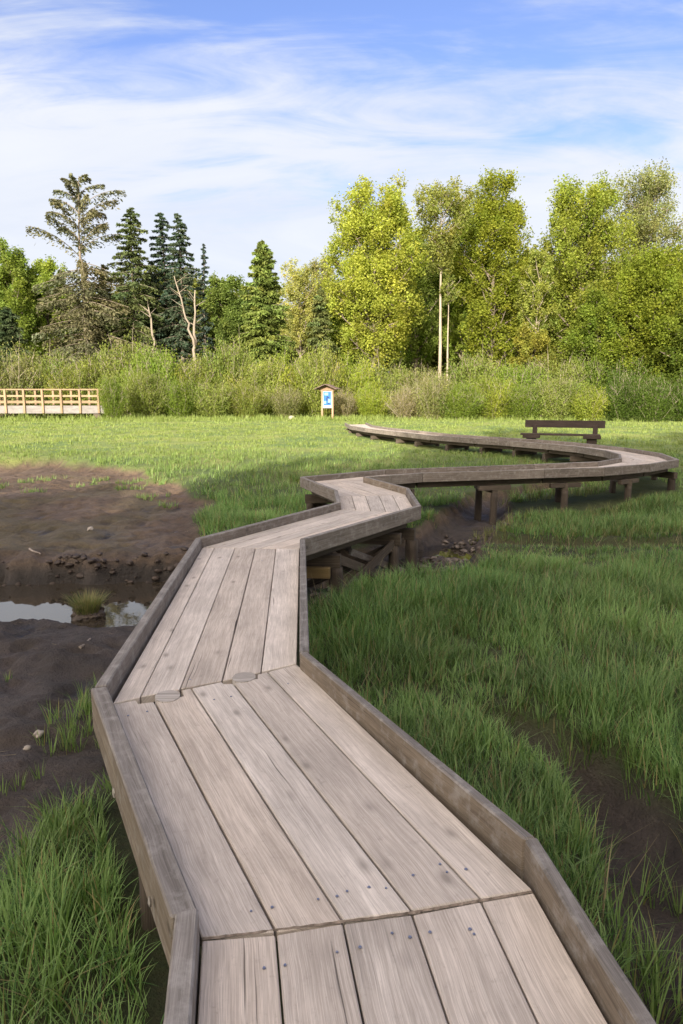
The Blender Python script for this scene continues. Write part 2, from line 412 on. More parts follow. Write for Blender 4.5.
def ground_mat():
    m, nt, out = newmat('marsh_ground'); N = NT(nt)
    a = N.n('ShaderNodeAttribute', attribute_name='mask'); sp = N.n('ShaderNodeSeparateColor'); N.l(a.outputs['Color'], sp.inputs[0])
    ge = N.n('ShaderNodeNewGeometry')
    def noise(s, d=5.0, r=.6):
        n = N.n('ShaderNodeTexNoise', i_Scale=s, i_Detail=d, i_Roughness=r); N.l(ge.outputs['Position'], n.inputs['Vector']); return n.outputs[0]
    n1, n2, n3 = noise(.9), noise(9, 6, .7), noise(60, 4, .6)
    pz = N.n('ShaderNodeSeparateXYZ'); N.l(ge.outputs['Position'], pz.inputs[0])
    upper = N.ramp(N.math('ADD', pz.outputs[2], 1.5), [(.48, 0.), (.60, 1.)])      # the wet lower mud is greyer, the drier flat is brown
    mudlo = N.mix(N.ramp(n1, [(.35, 0.), (.65, 1.)]), (.046, .037, .031), (.078, .060, .050))
    mudhi = N.mix(N.ramp(n1, [(.35, 0.), (.65, 1.)]), (.088, .060, .041), (.140, .098, .066))
    upper = N.math('MULTIPLY', upper, N.ramp(N.math('MULTIPLY', pz.outputs[1], .05), [(.47, 0.), (.54, 1.)]))
    mud = N.mix(upper, mudlo, mudhi)
    mud = N.mix(N.math('MULTIPLY', N.ramp(n2, [(.35, 1.), (.55, 0.)]), .55), mud, (.026, .020, .017))
    mud = N.mix(N.math('MULTIPLY', N.math('MULTIPLY', sp.outputs[1], .55), N.ramp(n2, [(.3, .2), (.7, .9)])), mud, (.085, .085, .028))
    mud = N.mix(sp.outputs[2], mud, (.022, .017, .014))
    soil = N.mix(N.ramp(n1, [(.35, 0.), (.65, 1.)]), (.028, .038, .014), (.05, .065, .02))
    soil = N.mix(N.math('MULTIPLY', N.ramp(n2, [(.4, 1.), (.6, 0.)]), .6), soil, (.05, .045, .022))
    # the far meadow is short turf
    pos = N.n('ShaderNodeSeparateXYZ'); N.l(ge.outputs['Position'], pos.inputs[0])
    far = N.ramp(N.math('MULTIPLY', pos.outputs[1], .01), [(.14, 0.), (.28, 1.)])
    turf = N.mix(N.ramp(noise(.35, 6), [(.38, 0.), (.62, 1.)]), (.10, .16, .045), (.22, .25, .07))
    soil = N.mix(far, soil, turf)
    base = N.mix(sp.outputs[0], soil, mud)
    base = N.mix(.6, base, N.ramp(n3, [(.3, .7), (.7, 1.25)]), 'MULTIPLY')
    b = N.n('ShaderNodeBsdfPrincipled'); N.l(base, b.inputs['Base Color'])
    ro = N.mix(N.math('MULTIPLY', sp.outputs[0], N.ramp(n1, [(.35, .3), (.7, 1.)])), .95, .55)
    ro = N.mix(sp.outputs[2], ro, .3)
    N.l(ro, b.inputs['Roughness']); b.inputs['Specular IOR Level'].default_value = .35
    h = N.math('ADD', N.math('ADD', n2, N.math('MULTIPLY', noise(24, 6, .7), .5)), N.math('MULTIPLY', n3, .3))
    bp = N.n('ShaderNodeBump', i_Strength=1.0, i_Distance=.05); N.l(h, bp.inputs['Height']); N.l(bp.outputs[0], b.inputs['Normal'])
    N.l(b.outputs[0], out.inputs[0]); return m
tag(link('ground', gme, ground_mat()), kind='structure')

def water_mat():
    m, nt, out = newmat('creek_water'); N = NT(nt)
    ge = N.n('ShaderNodeNewGeometry'); n = N.n('ShaderNodeTexNoise', i_Scale=3.5, i_Detail=3.0); N.l(ge.outputs['Position'], n.inputs['Vector'])
    b = N.n('ShaderNodeBsdfPrincipled'); b.inputs['Base Color'].default_value = (.035, .028, .02, 1); b.inputs['Roughness'].default_value = .03
    b.inputs['Specular IOR Level'].default_value = 1.0; b.inputs['IOR'].default_value = 1.6
    bp = N.n('ShaderNodeBump', i_Strength=.05, i_Distance=.02); N.l(n.outputs[0], bp.inputs['Height']); N.l(bp.outputs[0], b.inputs['Normal'])
    N.l(b.outputs[0], out.inputs[0]); return m
wv_ = np.array([(-60, 1.0, WATER_Z), (16, 1.0, WATER_Z), (16, 20, WATER_Z), (-60, 20, WATER_Z)])
tag(link('creek_water', np_mesh('creek_water', wv_, [0, 1, 2, 3], 4), water_mat()), kind='structure')

# ------------------------------------------------------------------ boardwalk
def J(a, b): return (at(*a, 0), at(*b, 0))
s0L, s0R = at(196, 1024, 0), at(611, 1024, 0)
j0 = (at(201, 938, 0), at(534, 890, 0))
def ext(p, q, L):   # extend from p through q by L metres
    d = Vector(q) - Vector(p); d.normalize(); return tuple(Vector(q) + d * L)
st = [
    (ext(j0[0], s0L, 2.6), ext(j0[1], s0R, 2.6)),
    j0,
    (at(111, 704, 0), at(297, 664, 0)),
    (at(202, 547.5, 0), at(299.5, 548.5, 0)),
    (at(341, 509.5, 0), (1.10, 9.86)),
    (at(338, 496.5, 0), (1.11, 11.72)),
    ((-.74, 13.38), (.42, 13.42)),
    ((.95, 14.72), (1.66, 14.16)),
    ((4.5, 15.85), (4.4, 14.85)),
    ((6.2, 16.45), (5.85, 15.22)),
    ((7.2, 17.5), (7.2, 16.02)),
    ((7.62, 18.6), (8.42, 17.15)),
    ((7.72, 19.9), (8.83, 19.0)),
    ((7.45, 21.5), (8.66, 21.0)),
    ((6.8, 22.9), (7.95, 23.3)),
    ((6.0, 24.2), (6.95, 25.0)),
    ((4.9, 25.7), (5.8, 26.5)),
    ((3.5, 27.8), (4.5, 28.4)),
    ((2.4, 30.5), (3.5, 30.95)),
    ((1.2, 33.6), (2.3, 34.0)),
    ((.5, 36.3), (1.62, 36.6)),
    ((.25, 40.2), (1.4, 40.5)),
]
walk = tag(empty('boardwalk', (0, 2, 0)), 'winding weathered timber boardwalk with raised edge boards crossing the marsh on short posts', 'boardwalk')
walk.location = (0, 0, 0)
T_DECK = .05
def lerp(a, b, t): return (a[0] + (b[0] - a[0]) * t, a[1] + (b[1] - a[1]) * t)
def shrink(poly, g):
    """pull a convex-ish polygon in by g metres"""
    cx = sum(p[0] for p in poly) / len(poly); cy = sum(p[1] for p in poly) / len(poly)
    out = []
    n = len(poly)
    area = sum(poly[i][0] * poly[(i + 1) % n][1] - poly[(i + 1) % n][0] * poly[i][1] for i in range(n))
    if area < 0: poly = poly[::-1]
    for i in range(n):
        p0, p, p1 = Vector(poly[i - 1]), Vector(poly[i]), Vector(poly[(i + 1) % n])
        a = (p - p0).normalized(); b = (p1 - p).normalized()
        na = Vector((-a.y, a.x)); nb = Vector((-b.y, b.x)); m = na + nb
        d = 1 + na.dot(nb)
        q = p + m * (g / max(d, .2)); out.append((q.x, q.y))
    return out

def px(points): return [at(*p, 0) for p in points]
# the two near spans: plank outlines as measured on the photograph
NF = [112, 155, 191, 231, 267, 297]; NFy = [704, 695.5, 688, 681, 672, 664]
LO = [201, 276, 343, 412, 481, 534]; LOy = [938, 932, 921, 912, 899, 890]
planks = []
# span between the first and second joint, with the two square notches for the round post tops
planks.append([(112, 704), (136, 699.5), (138, 704), (154, 701), (276, 932), (201, 938)])
planks.append([(155, 701), (184, 696), (181, 690), (191, 688), (343, 921), (277, 932)])
planks.append([(191.5, 688), (222, 681.5), (224, 684.5), (233, 683), (412, 911.5), (343.5, 921)])
planks.append([(233.5, 683), (258, 679), (257, 674.5), (267, 672), (481, 899), (412.5, 911)])
planks.append([(267.5, 672), (297, 664), (534, 890), (481.5, 899)])
for k, pl in enumerate(planks):
    q = px(pl); a = Vector(q[-2]) - Vector(q[0]) if k else Vector(q[-2]) - Vector(q[3])
    prism('deck_plank', shrink(q, .0035), -T_DECK, random.uniform(-.003, .002), M['deck'], walk, udir=tuple((Vector(q[-1]) - Vector(q[0])).normalized()), jitter=.0015)
# nearest span
L0, R0 = st[0]
for k in range(5):
    lo0 = lerp(L0, R0, (LO[k] - 201) / 333); lo1 = lerp(L0, R0, (LO[k + 1] - 201) / 333)
    q = [at(LO[k], LOy[k] + 1.5, 0), at(LO[k + 1], LOy[k + 1] + 1.5, 0), lo1, lo0]
    prism('deck_plank', shrink(q, .0035), -T_DECK, random.uniform(-.005, -.001), M['deck'], walk, udir=tuple((Vector(q[3]) - Vector(q[0])).normalized()), jitter=.001)
# second span: five tapering planks
A = [(112, 703.5), (140, 697), (180, 689.5), (222, 681), (261, 672), (297, 663.5)]
B = [(202, 547.5), (214.5, 547.7), (235, 548), (255.5, 548.2), (276, 548.4), (299.5, 548.5)]
for k in range(5):
    q = px([A[k], A[k + 1], B[k + 1], B[k]])
    prism('deck_plank', shrink(q, .0035), -T_DECK, random.uniform(-.002, .002), M['deck'], walk, udir=tuple((Vector(q[3]) - Vector(q[0])).normalized()), jitter=.002)
for s in range(3, len(st) - 1):
    (l0, r0), (l1, r1) = st[s], st[s + 1]
    n = 5 if s < 8 else 4
    for k in range(n):
        f0, f1 = k / n, (k + 1) / n
        q = [lerp(l0, r0, f0), lerp(l0, r0, f1), lerp(l1, r1, f1), lerp(l1, r1, f0)]
        prism('deck_plank', shrink(q, .005), -T_DECK, random.uniform(-.003, .002), M['deck'], walk, udir=tuple((Vector(q[3]) - Vector(q[0])).normalized()))
# round post tops flush with the deck
def log_top(px_, py_, r):
    x, y = at(px_, py_, 0); bm = bmesh.new(); n = 22; uvl = bm.loops.layers.uv.new('UVMap')
    top = []; bot = []
    for i in range(n):
        a = 2 * math.pi * i / n; rr = r * (1 + .05 * math.sin(2 * a + px_) + random.uniform(-.02, .02))
        top.append(bm.verts.new((x + rr * math.cos(a), y + rr * math.sin(a), .004 + random.uniform(-.002, .002)))); bot.append(bm.verts.new((x + rr * 1.04 * math.cos(a), y + rr * 1.04 * math.sin(a), -1.3)))
    f = bm.faces.new(top)
    for l in f.loops: l[uvl].uv = (l.vert.co.x * 1.0 + 3, l.vert.co.y * 1.0)
    for i in range(n):
        j = (i + 1) % n; f = bm.faces.new((bot[i], bot[j], top[j], top[i])); f.smooth = True
        for l, uv in zip(f.loops, ((0, i), (0, i + 1), (1, i + 1), (1, i))): l[uvl].uv = (uv[0] * 1.1, uv[1] * .03)
    me = bpy.data.meshes.new('post'); bm.to_mesh(me); bm.free(); link('post', me, M['logend'], walk)
log_top(167.5, 696.5, .074); log_top(244, 677.5, .074)
# dirt packed into the joint at the first corner and the gaps at the second
def dirt_strip(p0, p1, w, z):
    a, b = Vector(at(*p0, 0)), Vector(at(*p1, 0)); d = (b - a).normalized(); nrm = Vector((-d.y, d.x)); n = 60
    lo, hi = [], []
    for i in range(n + 1):
        c = a.lerp(b, i / n); s_ = w * .55 * (.55 + .6 * abs(vnoise(i * .35, 3.0)) + random.uniform(-.1, .1))
        lo.append(tuple(c - nrm * s_)); hi.append(tuple(c + nrm * s_ * random.uniform(.7, 1.2)))
    bm = bmesh.new(); L_ = [bm.verts.new((*p, z - .004)) for p in lo]; H_ = [bm.verts.new((*p, z - .004)) for p in hi]
    C_ = [bm.verts.new((*((Vector(p) + Vector(q)) / 2), z + random.uniform(0, .003))) for p, q in zip(lo, hi)]
    for i in range(n): bm.faces.new((L_[i], L_[i + 1], C_[i + 1], C_[i])); bm.faces.new((C_[i], C_[i + 1], H_[i + 1], H_[i]))
    bm_obj('packed_dirt', bm, M['dirt'], walk)
dirt_strip((203, 938.5), (420, 911.5), .010, .001); dirt_strip((405, 913.5), (532, 891.5), .012, .002)
# screws
def screws(pts):
    for p in pts:
        bm = bmesh.new(); x, y = at(*p, 0); r = random.uniform(.0045, .0065)
        bmesh.ops.create_cone(bm, cap_ends=True, segments=10, radius1=r, radius2=r * .8, depth=.003)
        o = bm_obj('screw', bm, M['screw'], walk); o.location = (x, y, .0035)
screws([(251, 912), (272, 908), (318, 900), (337, 897), (347, 892), (369, 888), (386, 889), (264, 969), (285, 966), (337, 953), (360, 948), (392, 934), (410, 938), (430, 933), (470, 930), (474, 935),
        (413, 876), (447, 873), (440, 865), (466, 870), (128, 716), (147, 712), (214, 700), (231, 697), (288, 684), (190, 560), (222, 560), (262, 561), (190, 680)])
# splintered pale scratches are in the wood material

# edge boards
def offset_line(pts, d):
    out = []
    for i, p in enumerate(pts):
        p = Vector(p)
        a = (p - Vector(pts[i - 1])).normalized() if i else None
        b = (Vector(pts[i + 1]) - p).normalized() if i < len(pts) - 1 else None
        if a is None: a = b
        if b is None: b = a
        na, nb = Vector((-a.y, a.x)), Vector((-b.y, b.x))
        q = p + (na + nb) * (d / max(1 + na.dot(nb), .35)); out.append((q.x, q.y))
    return out
Lp = [s[0] for s in st]; Rp = [s[1] for s in st]
Rp[1] = (.66, 2.24); Rp[2] = at(298.8, 652.4, .11); Lp[2] = lerp(Lp[2], at(102, 682, .11), .3)
def curbs(pts, side, th_f, z1f):
    for i in range(len(pts) - 1):
        inn = offset_line(pts, side * .004); th = th_f(i)
        o1 = offset_line(pts, side * (.004 + th))
        g = .0025
        a, b, c, d = Vector(inn[i]), Vector(inn[i + 1]), Vector(o1[i + 1]), Vector(o1[i])
        u = (b - a).normalized() * g
        poly = [tuple(a + u), tuple(b - u), tuple(c - u), tuple(d + u)]
        zz1 = z1f(i); e_ = random.uniform(-.003, .003)
        zz1 = zz1 if isinstance(zz1, tuple) else (zz1, zz1)
        prism('edge_board', poly, -.14 if (i < 2) else -.09, [zz1[0] + e_, zz1[1] + e_, zz1[1] + e_, zz1[0] + e_], M['curb'] if i not in (CURB_FASCIA[side]) else M['fascia'], walk, bevel=.007,
              udir=tuple((b - a).normalized()), jitter=.004)
CURB_FASCIA = {1: (1,), -1: (0, 1, 5)}
curbs(Lp, 1, lambda i: .07 if i == 0 else (.085 if i in (1,) else .065), lambda i: .10 if i == 1 else .11)
curbs(Rp, -1, lambda i: .05 if i < 2 else .062, lambda i: .11)

# stringers, cross beams, posts
for s in range(len(st) - 1):
    (l0, r0), (l1, r1) = st[s], st[s + 1]
    for f in (.14, .5, .86):
        if s > 8 and f == .5: continue
        a, b = lerp(l0, r0, f), lerp(l1, r1, f)
        d = (Vector(b) - Vector(a)).normalized() * .02
        beam('stringer', (a[0] + d.x, a[1] + d.y, -.053 - .085), (b[0] - d.x, b[1] - d.y, -.053 - .085), .05, .165, M['beam'], walk)
def gz(x, y): return float(ground(np.array([x]), np.array([y]))[0])
def bent(s, t, w0=.1, w1=.9, rad=.075, brace=False, corbel=True, cap=True):
    (l0, r0), (l1, r1) = st[s], st[s + 1]
    l, r = lerp(l0, l1, t), lerp(r0, r1, t); a, b = lerp(l, r, w0), lerp(l, r, w1)
    e0, e1 = lerp(l, r, -.02), lerp(l, r, 1.02)
    if cap: beam('cross_beam', (*e0, -.305), (*e1, -.305), .13, .16, M['beam'], walk)
    pts = []
    for p in (a, b):
        g = gz(*p); pts.append((p, g))
        round_post('post', p[0], p[1], g - .25, -.385 if cap else -.22, rad, M['post'], walk, (random.uniform(-.02, .02), random.uniform(-.02, .02)))
    if corbel:
        ax = (Vector(lerp(l1, r1, .5)) - Vector(lerp(l0, r0, .5))).normalized()
        for p in (b,):
            beam('corbel', (p[0] - ax.x * .38, p[1] - ax.y * .38, -.27), (p[0] + ax.x * .38, p[1] + ax.y * .38, -.27), .10, .10, M['beam'], walk)
    if brace:
        g = max(pts[0][1], pts[1][1]) + .18
        ax = (Vector(lerp(l1, r1, .5)) - Vector(lerp(l0, r0, .5))).normalized() * (rad + .02)
        beam('brace', (a[0] + ax.x, a[1] + ax.y, -.42), (b[0] + ax.x, b[1] + ax.y, g), .045, .12, M['beam'], walk)
        beam('brace', (a[0] - ax.x, a[1] - ax.y, g), (b[0] - ax.x, b[1] - ax.y, -.42), .045, .12, M['beam'], walk)
bent(1, .55, .04, .96, corbel=False); bent(2, .06, .02, .98, cap=False, corbel=False)
bent(2, .93, brace=True, corbel=False); bent(3, .28, .06, .97, .075, corbel=False); bent(3, .82, .08, .93, .075, brace=True, corbel=False)
bent(3, .97, .1, .98, .09, corbel=False)
bent(5, .15, brace=True, corbel=False); bent(5, .93, .06, .95, brace=True, corbel=False); bent(6, .85, corbel=False)
bent(7, .60, .12, .97, .075); bent(8, .38, .12, .97, .075); bent(9, .6, .1, .97, .075); bent(11, .0, .1, .95, .09, corbel=False); bent(12, .0, .1, .95, corbel=False); bent(13, .2)
for s, t in ((14, .0), (14, .9), (15, .75), (16, .55), (17, .35), (17, .95), (18, .8), (19, .6), (20, .3), (20, .95)): bent(s, t, .02, .95, .09)
# diagonal long braces and a stray yellow board under the third span
def under(s, t, f, z):
    (l0, r0), (l1, r1) = st[s], st[s + 1]; p = lerp(lerp(l0, l1, t), lerp(r0, r1, t), f); return (p[0], p[1], z)
beam('brace', under(3, .30, .95, -.80), under(3, .80, .95, -.36), .04, .12, M['beam'], walk)
beam('brace', under(3, .34, .90, -.32), under(3, .84, .90, -.92), .04, .12, M['beam'], walk)
beam('brace', under(3, .45, .10, -.90), under(3, .95, .90, -.40), .04, .12, M['beam'], walk)
beam('brace', under(3, .55, .75, -.35), under(3, 1.1, .95, -1.05), .04, .09, M['curb'], walk)
beam('cross_beam', under(3, .22, -.25, -.42), under(3, .22, .99, -.42), .09, .13, M['yellow_beam'], walk)
# lichen tufts on the outer left face of the near edge board
for k, p in enumerate([(122, 790, -.04), (160, 898, -.04)]):
    x, y = at(p[0] + 3, p[1], p[2]); bm = bmesh.new()
    bmesh.ops.create_icosphere(bm, subdivisions=3, radius=.014)
    for v in bm.verts:
        f = 1 + .55 * float(vnoise(v.co.x * 90 + k * 9, v.co.y * 90 + v.co.z * 70)); v.co = Vector((v.co.x * .45 * f, v.co.y * f * 1.1, v.co.z * f * 1.5))
    o = bm_obj('lichen', bm, M['lichen'], walk)
    # seat it on the board's outer face
    a, b = Vector(Lp[1]), Vector(Lp[2]); d = (b - a).normalized(); nrm = Vector((-d.y, d.x)); q = Vector((x, y)); t = (q - a).dot(d)
    s_ = a + d * t + nrm * .107; o.location = (s_.x, s_.y, p[2]); o.rotation_euler.z = math.atan2(d.y, d.x) + math.pi / 2

# ------------------------------------------------------------------ bench
def bench():
    t = empty('park_bench', (8.9, 29.3, -.36), 0)
    p0 = Vector(zat(515, 435, 29.9)); 
    ang = math.atan2(27.9 - 29.9, 10.9 - 7.95)
    t.location = (9.3, 28.9, gz(9.3, 28.9) - .02); t.rotation_euler.z = ang * .55
    L = 3.2
    for i, y in enumerate((-.20, 0.03)):
        beam('seat_plank', (-L / 2 - .1, y, .47), (L / 2 - .1, y, .47), .21, .07, M['bench'], t, .01)
    beam('backrest', (-L / 2 + .05, .26, .90), (L / 2 + .08, .26, .90), .07, .31, M['bench'], t, .01)
    for x in (-L / 2 + .35, L / 2 - .42):
        bm = bmesh.new(); box_bm(bm, (x, 0, .15), (.40, .42, .34), None, .02); bm_obj('leg', bm, M['bench'], t, 2)
        bm = bmesh.new(); box_bm(bm, (x, -.02, .375), (.70, .58, .125), None, .012); bm_obj('seat_support', bm, M['bench'], t, 0)
        bm = bmesh.new(); box_bm(bm, (x + .12, .20, .60), (.20, .06, .52), Matrix.Rotation(-.05, 3, 'X'), .01); bm_obj('back_post', bm, M['bench'], t, 2)
    tag(t, 'dark brown timber bench with long backrest standing behind the far bend of the boardwalk', 'bench')
bench()

# ------------------------------------------------------------------ kiosk
def kiosk():
    Yk = 58.5; x, _ = zat(327.5, 417, Yk); g = gz(x, Yk)
    t = empty('information_kiosk', (x, Yk, g), R(-18))
    for sx in (-.47, .47):
        bm = bmesh.new(); box_bm(bm, (sx, 0, 1.22), (.15, .15, 2.5), None, .01); bm_obj('post', bm, M['kioskwood'], t, 2)
    bm = bmesh.new(); box_bm(bm, (0, -.02, 1.66), (.78, .06, 1.42), None, .006); sgn = bm_obj('sign_panel', bm, M['signwhite'], t, 2)
    bm = bmesh.new(); box_bm(bm, (0, -.062, 1.74), (.68, .018, 1.12), None, 0); bm_obj('poster', bm, M['blue'], sgn)
    for (cx, cz, w, h, a, mt, yy) in ((-.08, 2.12, .34, .22, 0, 'paleblue', -.0745), (.18, 1.55, .2, .3, 0, 'paleblue', -.0745), (-.2, 1.42, .2, .24, 0, 'paleblue', -.0745),
                                     (.06, 1.86, .26, .12, .4, 'signdark', -.0815), (-.02, 1.68, .12, .26, 0, 'signdark', -.0815), (.12, 1.34, .22, .08, 0, 'signdark', -.0815)):
        bm = bmesh.new(); box_bm(bm, (cx, yy, cz), (w, .006, h), Matrix.Rotation(a, 3, 'Y'), 0); bm_obj('picture', bm, M[mt], sgn)
    # gabled shingle roof, ridge running front to back
    bm = bmesh.new()
    for s in (-1, 1):
        for r_ in range(5):
            f = (r_ + .5) / 5; cx = s * (.98 * f); cz = 2.92 - .40 * f
            box_bm(bm, (cx, 0, cz + .02 * (r_ % 2)), (.235, 1.25, .05), Matrix.Rotation(s * .40, 3, 'Y'), .006)
    roof = bm_obj('roof', bm, M['shingle'], t, 1)
    bm = bmesh.new()
    v = [bm.verts.new(p) for p in ((-.80, -.05, 2.54), (.80, -.05, 2.54), (0, -.05, 2.86), (-.80, .05, 2.54), (.80, .05, 2.54), (0, .05, 2.86))]
    bm.faces.new((v[0], v[1], v[2])); bm.faces.new((v[5], v[4], v[3])); bm.faces.new((v[0], v[3], v[4], v[1])); bm.faces.new((v[1], v[4], v[5], v[2])); bm.faces.new((v[2], v[5], v[3], v[0]))
    bm_obj('gable', bm, M['kioskwood'], roof, 0)
    beam('cross_beam', (-.75, .0, 2.47), (.75, .0, 2.47), .1, .12, M['kioskwood'], t)
    tag(t, 'small roofed wooden kiosk with a blue information panel at the meadow edge', 'sign')
kiosk()

# ------------------------------------------------------------------ footbridge
def bridge():
    Yb = 58.0
    x1 = zat(111, 410, Yb)[0]; x0 = x1 - 26
    t = empty('footbridge', (x1, Yb, 0))
    dz, tz = .82, 2.16
    bm = bmesh.new(); box_bm(bm, (-13, .9, dz - .06), (26, 1.9, .12), None, .01); bm_obj('deck', bm, M['bridgewood'], t)
    for y in (-.09, 1.89):
        bm = bmesh.new(); box_bm(bm, (-13, y, .50), (26, .12, .64), None, .01); bm_obj('girder', bm, M['bridgedeck'], t)
    for y in (-.20, 2.0):
        for z, h in ((tz, .10), (1.62, .16), (1.12, .2)):
            bm = bmesh.new(); box_bm(bm, (-13, y + (.10 if y < 0 else -.1), z), (26, .07, h), None, .008); bm_obj('rail', bm, M['bridgewood'], t)
        for k in range(17):
            bm = bmesh.new(); box_bm(bm, (-.95 - k * 1.555, y - (.02 if y < 0 else -.02), (tz + .2) / 2), (.17, .14, tz - .2), None, .01); bm_obj('post', bm, M['bridgewood'], t, 2)
    for k in range(3):
        bm = bmesh.new(); box_bm(bm, (-1.2 - k * 11, .9, -.35), (.6, 1.9, 1.1), None, .02); bm_obj('pier', bm, M['beam'], t, 2)
    tag(t, 'pale timber footbridge with three horizontal rails at the left edge of the meadow', 'bridge')
bridge()

# ------------------------------------------------------------------ grass
def blades(cx, cy, cz, h, w, ang, lean, curve, tint, seg=3):
    """vectorised arching grass blades"""
    n = len(cx); ts = np.linspace(0, 1, seg + 1)
    dx, dy = np.cos(ang), np.sin(ang); sx, sy = -dy, dx
    verts = []
    for k, t in enumerate(ts):
        out = h * (lean * t + curve * t * t); up = h * (t - .35 * curve * t * t)
        ww = w * (1 - t) ** .6 * .5 if k < seg else 0
        px_, py_, pz_ = cx + dx * out, cy + dy * out, cz + up
        if k < seg:
            verts.append(np.stack([px_ - sx * ww, py_ - sy * ww, pz_], 1)); verts.append(np.stack([px_ + sx * ww, py_ + sy * ww, pz_], 1))
        else: verts.append(np.stack([px_, py_, pz_], 1))
    nv = 2 * seg + 1
    Vv = np.stack(verts, 1).reshape(-1, 3)
    tri = []
    for k in range(seg - 1):
        a = 2 * k; tri += [(a, a + 1, a + 3), (a, a + 3, a + 2)]
    a = 2 * (seg - 1); tri.append((a, a + 1, a + 2))
    tri = np.array(tri); Fv = (np.arange(n)[:, None, None] * nv + tri[None]).reshape(-1, 3)
    T = np.repeat(tint, nv, axis=0)
    return Vv, Fv, T

G_V, G_F, G_T = [], [], []
def add_blades(*a, **k):
    v, f, t = blades(*a, **k)
    off = sum(len(q) for q in G_V); G_V.append(v); G_F.append(f + off); G_T.append(t)

def in_walk(x, y, m=.02):
    d = np.full(x.shape, -1e9)
    for s in range(len(st) - 1):
        (l0, r0), (l1, r1) = st[s], st[s + 1]
        d = np.maximum(d, poly_sd(x, y, [l0, r0, r1, l1]))
    return d > -m

def grass_colour(n, x, y, far):
    g1 = np.array([.125, .225, .065]); g2 = np.array([.225, .335, .115]); straw = np.array([.30, .25, .12]); dk = np.array([.07, .15, .045])
    u = np.clip(.5 + .5 * fbm(x, y, 1.7, 3, 30) + RG.normal(0, .22, n), 0, 1)[:, None]
    c = g1 * (1 - u) + g2 * u
    q = RG.random(n)[:, None]; c = np.where(q < .16, dk, c); c = np.where(q > .92, straw, c)
    fy = np.array([.205, .255, .065]) * (.75 + .5 * RG.random(n))[:, None]
    f = (far * .85)[:, None] 
    c = c * (1 + .22 * fbm(x, y, .55, 2, 70) + .15 * fbm(x, y, 4.0, 2, 71))[:, None]
    return np.clip(c * (1 - f) + fy * f, .01, .9)

def scatter(x0, x1, y0, y1, dens, per, h, w, seg, tuft_r, keep=1.0, spread=.9):
    area = (x1 - x0) * (y1 - y0); n = int(area * dens)
    x = RG.uniform(x0, x1, n); y = RG.uniform(y0, y1, n)
    # view wedge with generous margin
    k = (np.abs(x) < y * .62 + 2.2) & ~in_walk(x, y)
    x, y = x[k], y[k]
    m = mudness(x, y); _, _, crk, dit, _ = masks(x, y)
    sparse = sstep(2.2, .2, np.hypot(x - 3.0, (y - 13.6) * .9)) * .75   # thin brown stubble between the creek and the ditch
    bare = sstep(.5, .95, fbm(x, y, .8, 3, 40)) * .5
    k = RG.random(len(x)) > np.maximum(np.maximum(sstep(.15, .6, m), sparse), bare)
    x, y, sp_ = x[k], y[k], sparse[k]; yk = y; dist_d = np.maximum(dit[k], 0)
    hh = h * (1 - .62 * sstep(1.9, .5, dist_d) * (yk < 11.9)) * (.72 + .35 * np.clip(fbm(x, y, 1.1, 3, 44), -1, 1)) * (1 - .35 * sstep(.05, .5, mudness(x, y)))
    n = len(x); x = np.repeat(x, per); y = np.repeat(y, per); hh = np.repeat(hh, per); N_ = n * per
    a = RG.uniform(0, 2 * np.pi, N_); r = tuft_r * np.sqrt(RG.random(N_))
    bx, by = x + np.cos(a) * r, y + np.sin(a) * r
    k = ~in_walk(bx, by, .09); bx, by, a, r, hh = bx[k], by[k], a[k], r[k], hh[k]; N_ = len(bx)
    bz = ground(bx, by) - .01
    hh = hh * RG.uniform(.5, 1.3, N_)
    near_walk = in_walk(bx, by, .32); hh = np.where(near_walk, hh * .7, hh)
    far = sstep(13, 32, by + bx * -.12)
    tint = grass_colour(N_, bx, by, far)
    add_blades(bx, by, bz, hh, w * RG.uniform(.6, 1.3, N_), a + RG.normal(0, .5, N_), RG.uniform(.02, .28, N_) * spread + r / max(tuft_r, .01) * .10,
               np.abs(RG.normal(.3, .32, N_)) * spread, tint, seg=seg)
scatter(-4.5, 6, 1.0, 5.2, 165, 17, .35, .0078, 5, .065)
scatter(-7, 8, 5.2, 9.5, 125, 15, .32, .009, 4, .08)
scatter(-12, 13, 9.5, 16, 75, 11, .29, .0125, 3, .09)
scatter(-16, 20, 16, 26, 22, 7, .25, .018, 2, .09)
scatter(-26, 30, 26, 42, 9, 6, .17, .03, 2, .14, spread=.7)
scatter(-40, 44, 42, 62, 6, 5, .17, .045, 2, .2, spread=.7)
scatter(-40, 44, 52, 60.5, 2.2, 9, .55, .05, 3, .3, spread=.8)
# patches of grass standing on the near mud
def patch(poly, dens, h, per=12, w=.008, tuft_r=.05, spread=.8, tint_f=None):
    xs_ = [p[0] for p in poly]; ys_ = [p[1] for p in poly]
    n = int((max(xs_) - min(xs_)) * (max(ys_) - min(ys_)) * dens)
    x = RG.uniform(min(xs_), max(xs_), n); y = RG.uniform(min(ys_), max(ys_), n)
    d = poly_sd(x, y, poly) + fbm(x, y, .4, 2, 50) * .12; k = (d > 0) & ~in_walk(x, y, .08); x, y = x[k], y[k]
    x = np.repeat(x, per); y = np.repeat(y, per); n = len(x)
    a = RG.uniform(0, 2 * np.pi, n); r = tuft_r * np.sqrt(RG.random(n)); x = x + np.cos(a) * r; y = y + np.sin(a) * r
    t = grass_colour(n, x, y, np.full(n, .25)) if tint_f is None else tint_f(n)
    add_blades(x, y, ground(x, y) - .01, h * RG.uniform(.45, 1.2, n), w * RG.uniform(.6, 1.3, n), a, RG.uniform(.05, .35, n) * spread, np.abs(RG.normal(.2, .2, n)), t, seg=3)
P = lambda pts, z=-1.0: [at(*p, z) for p in pts]
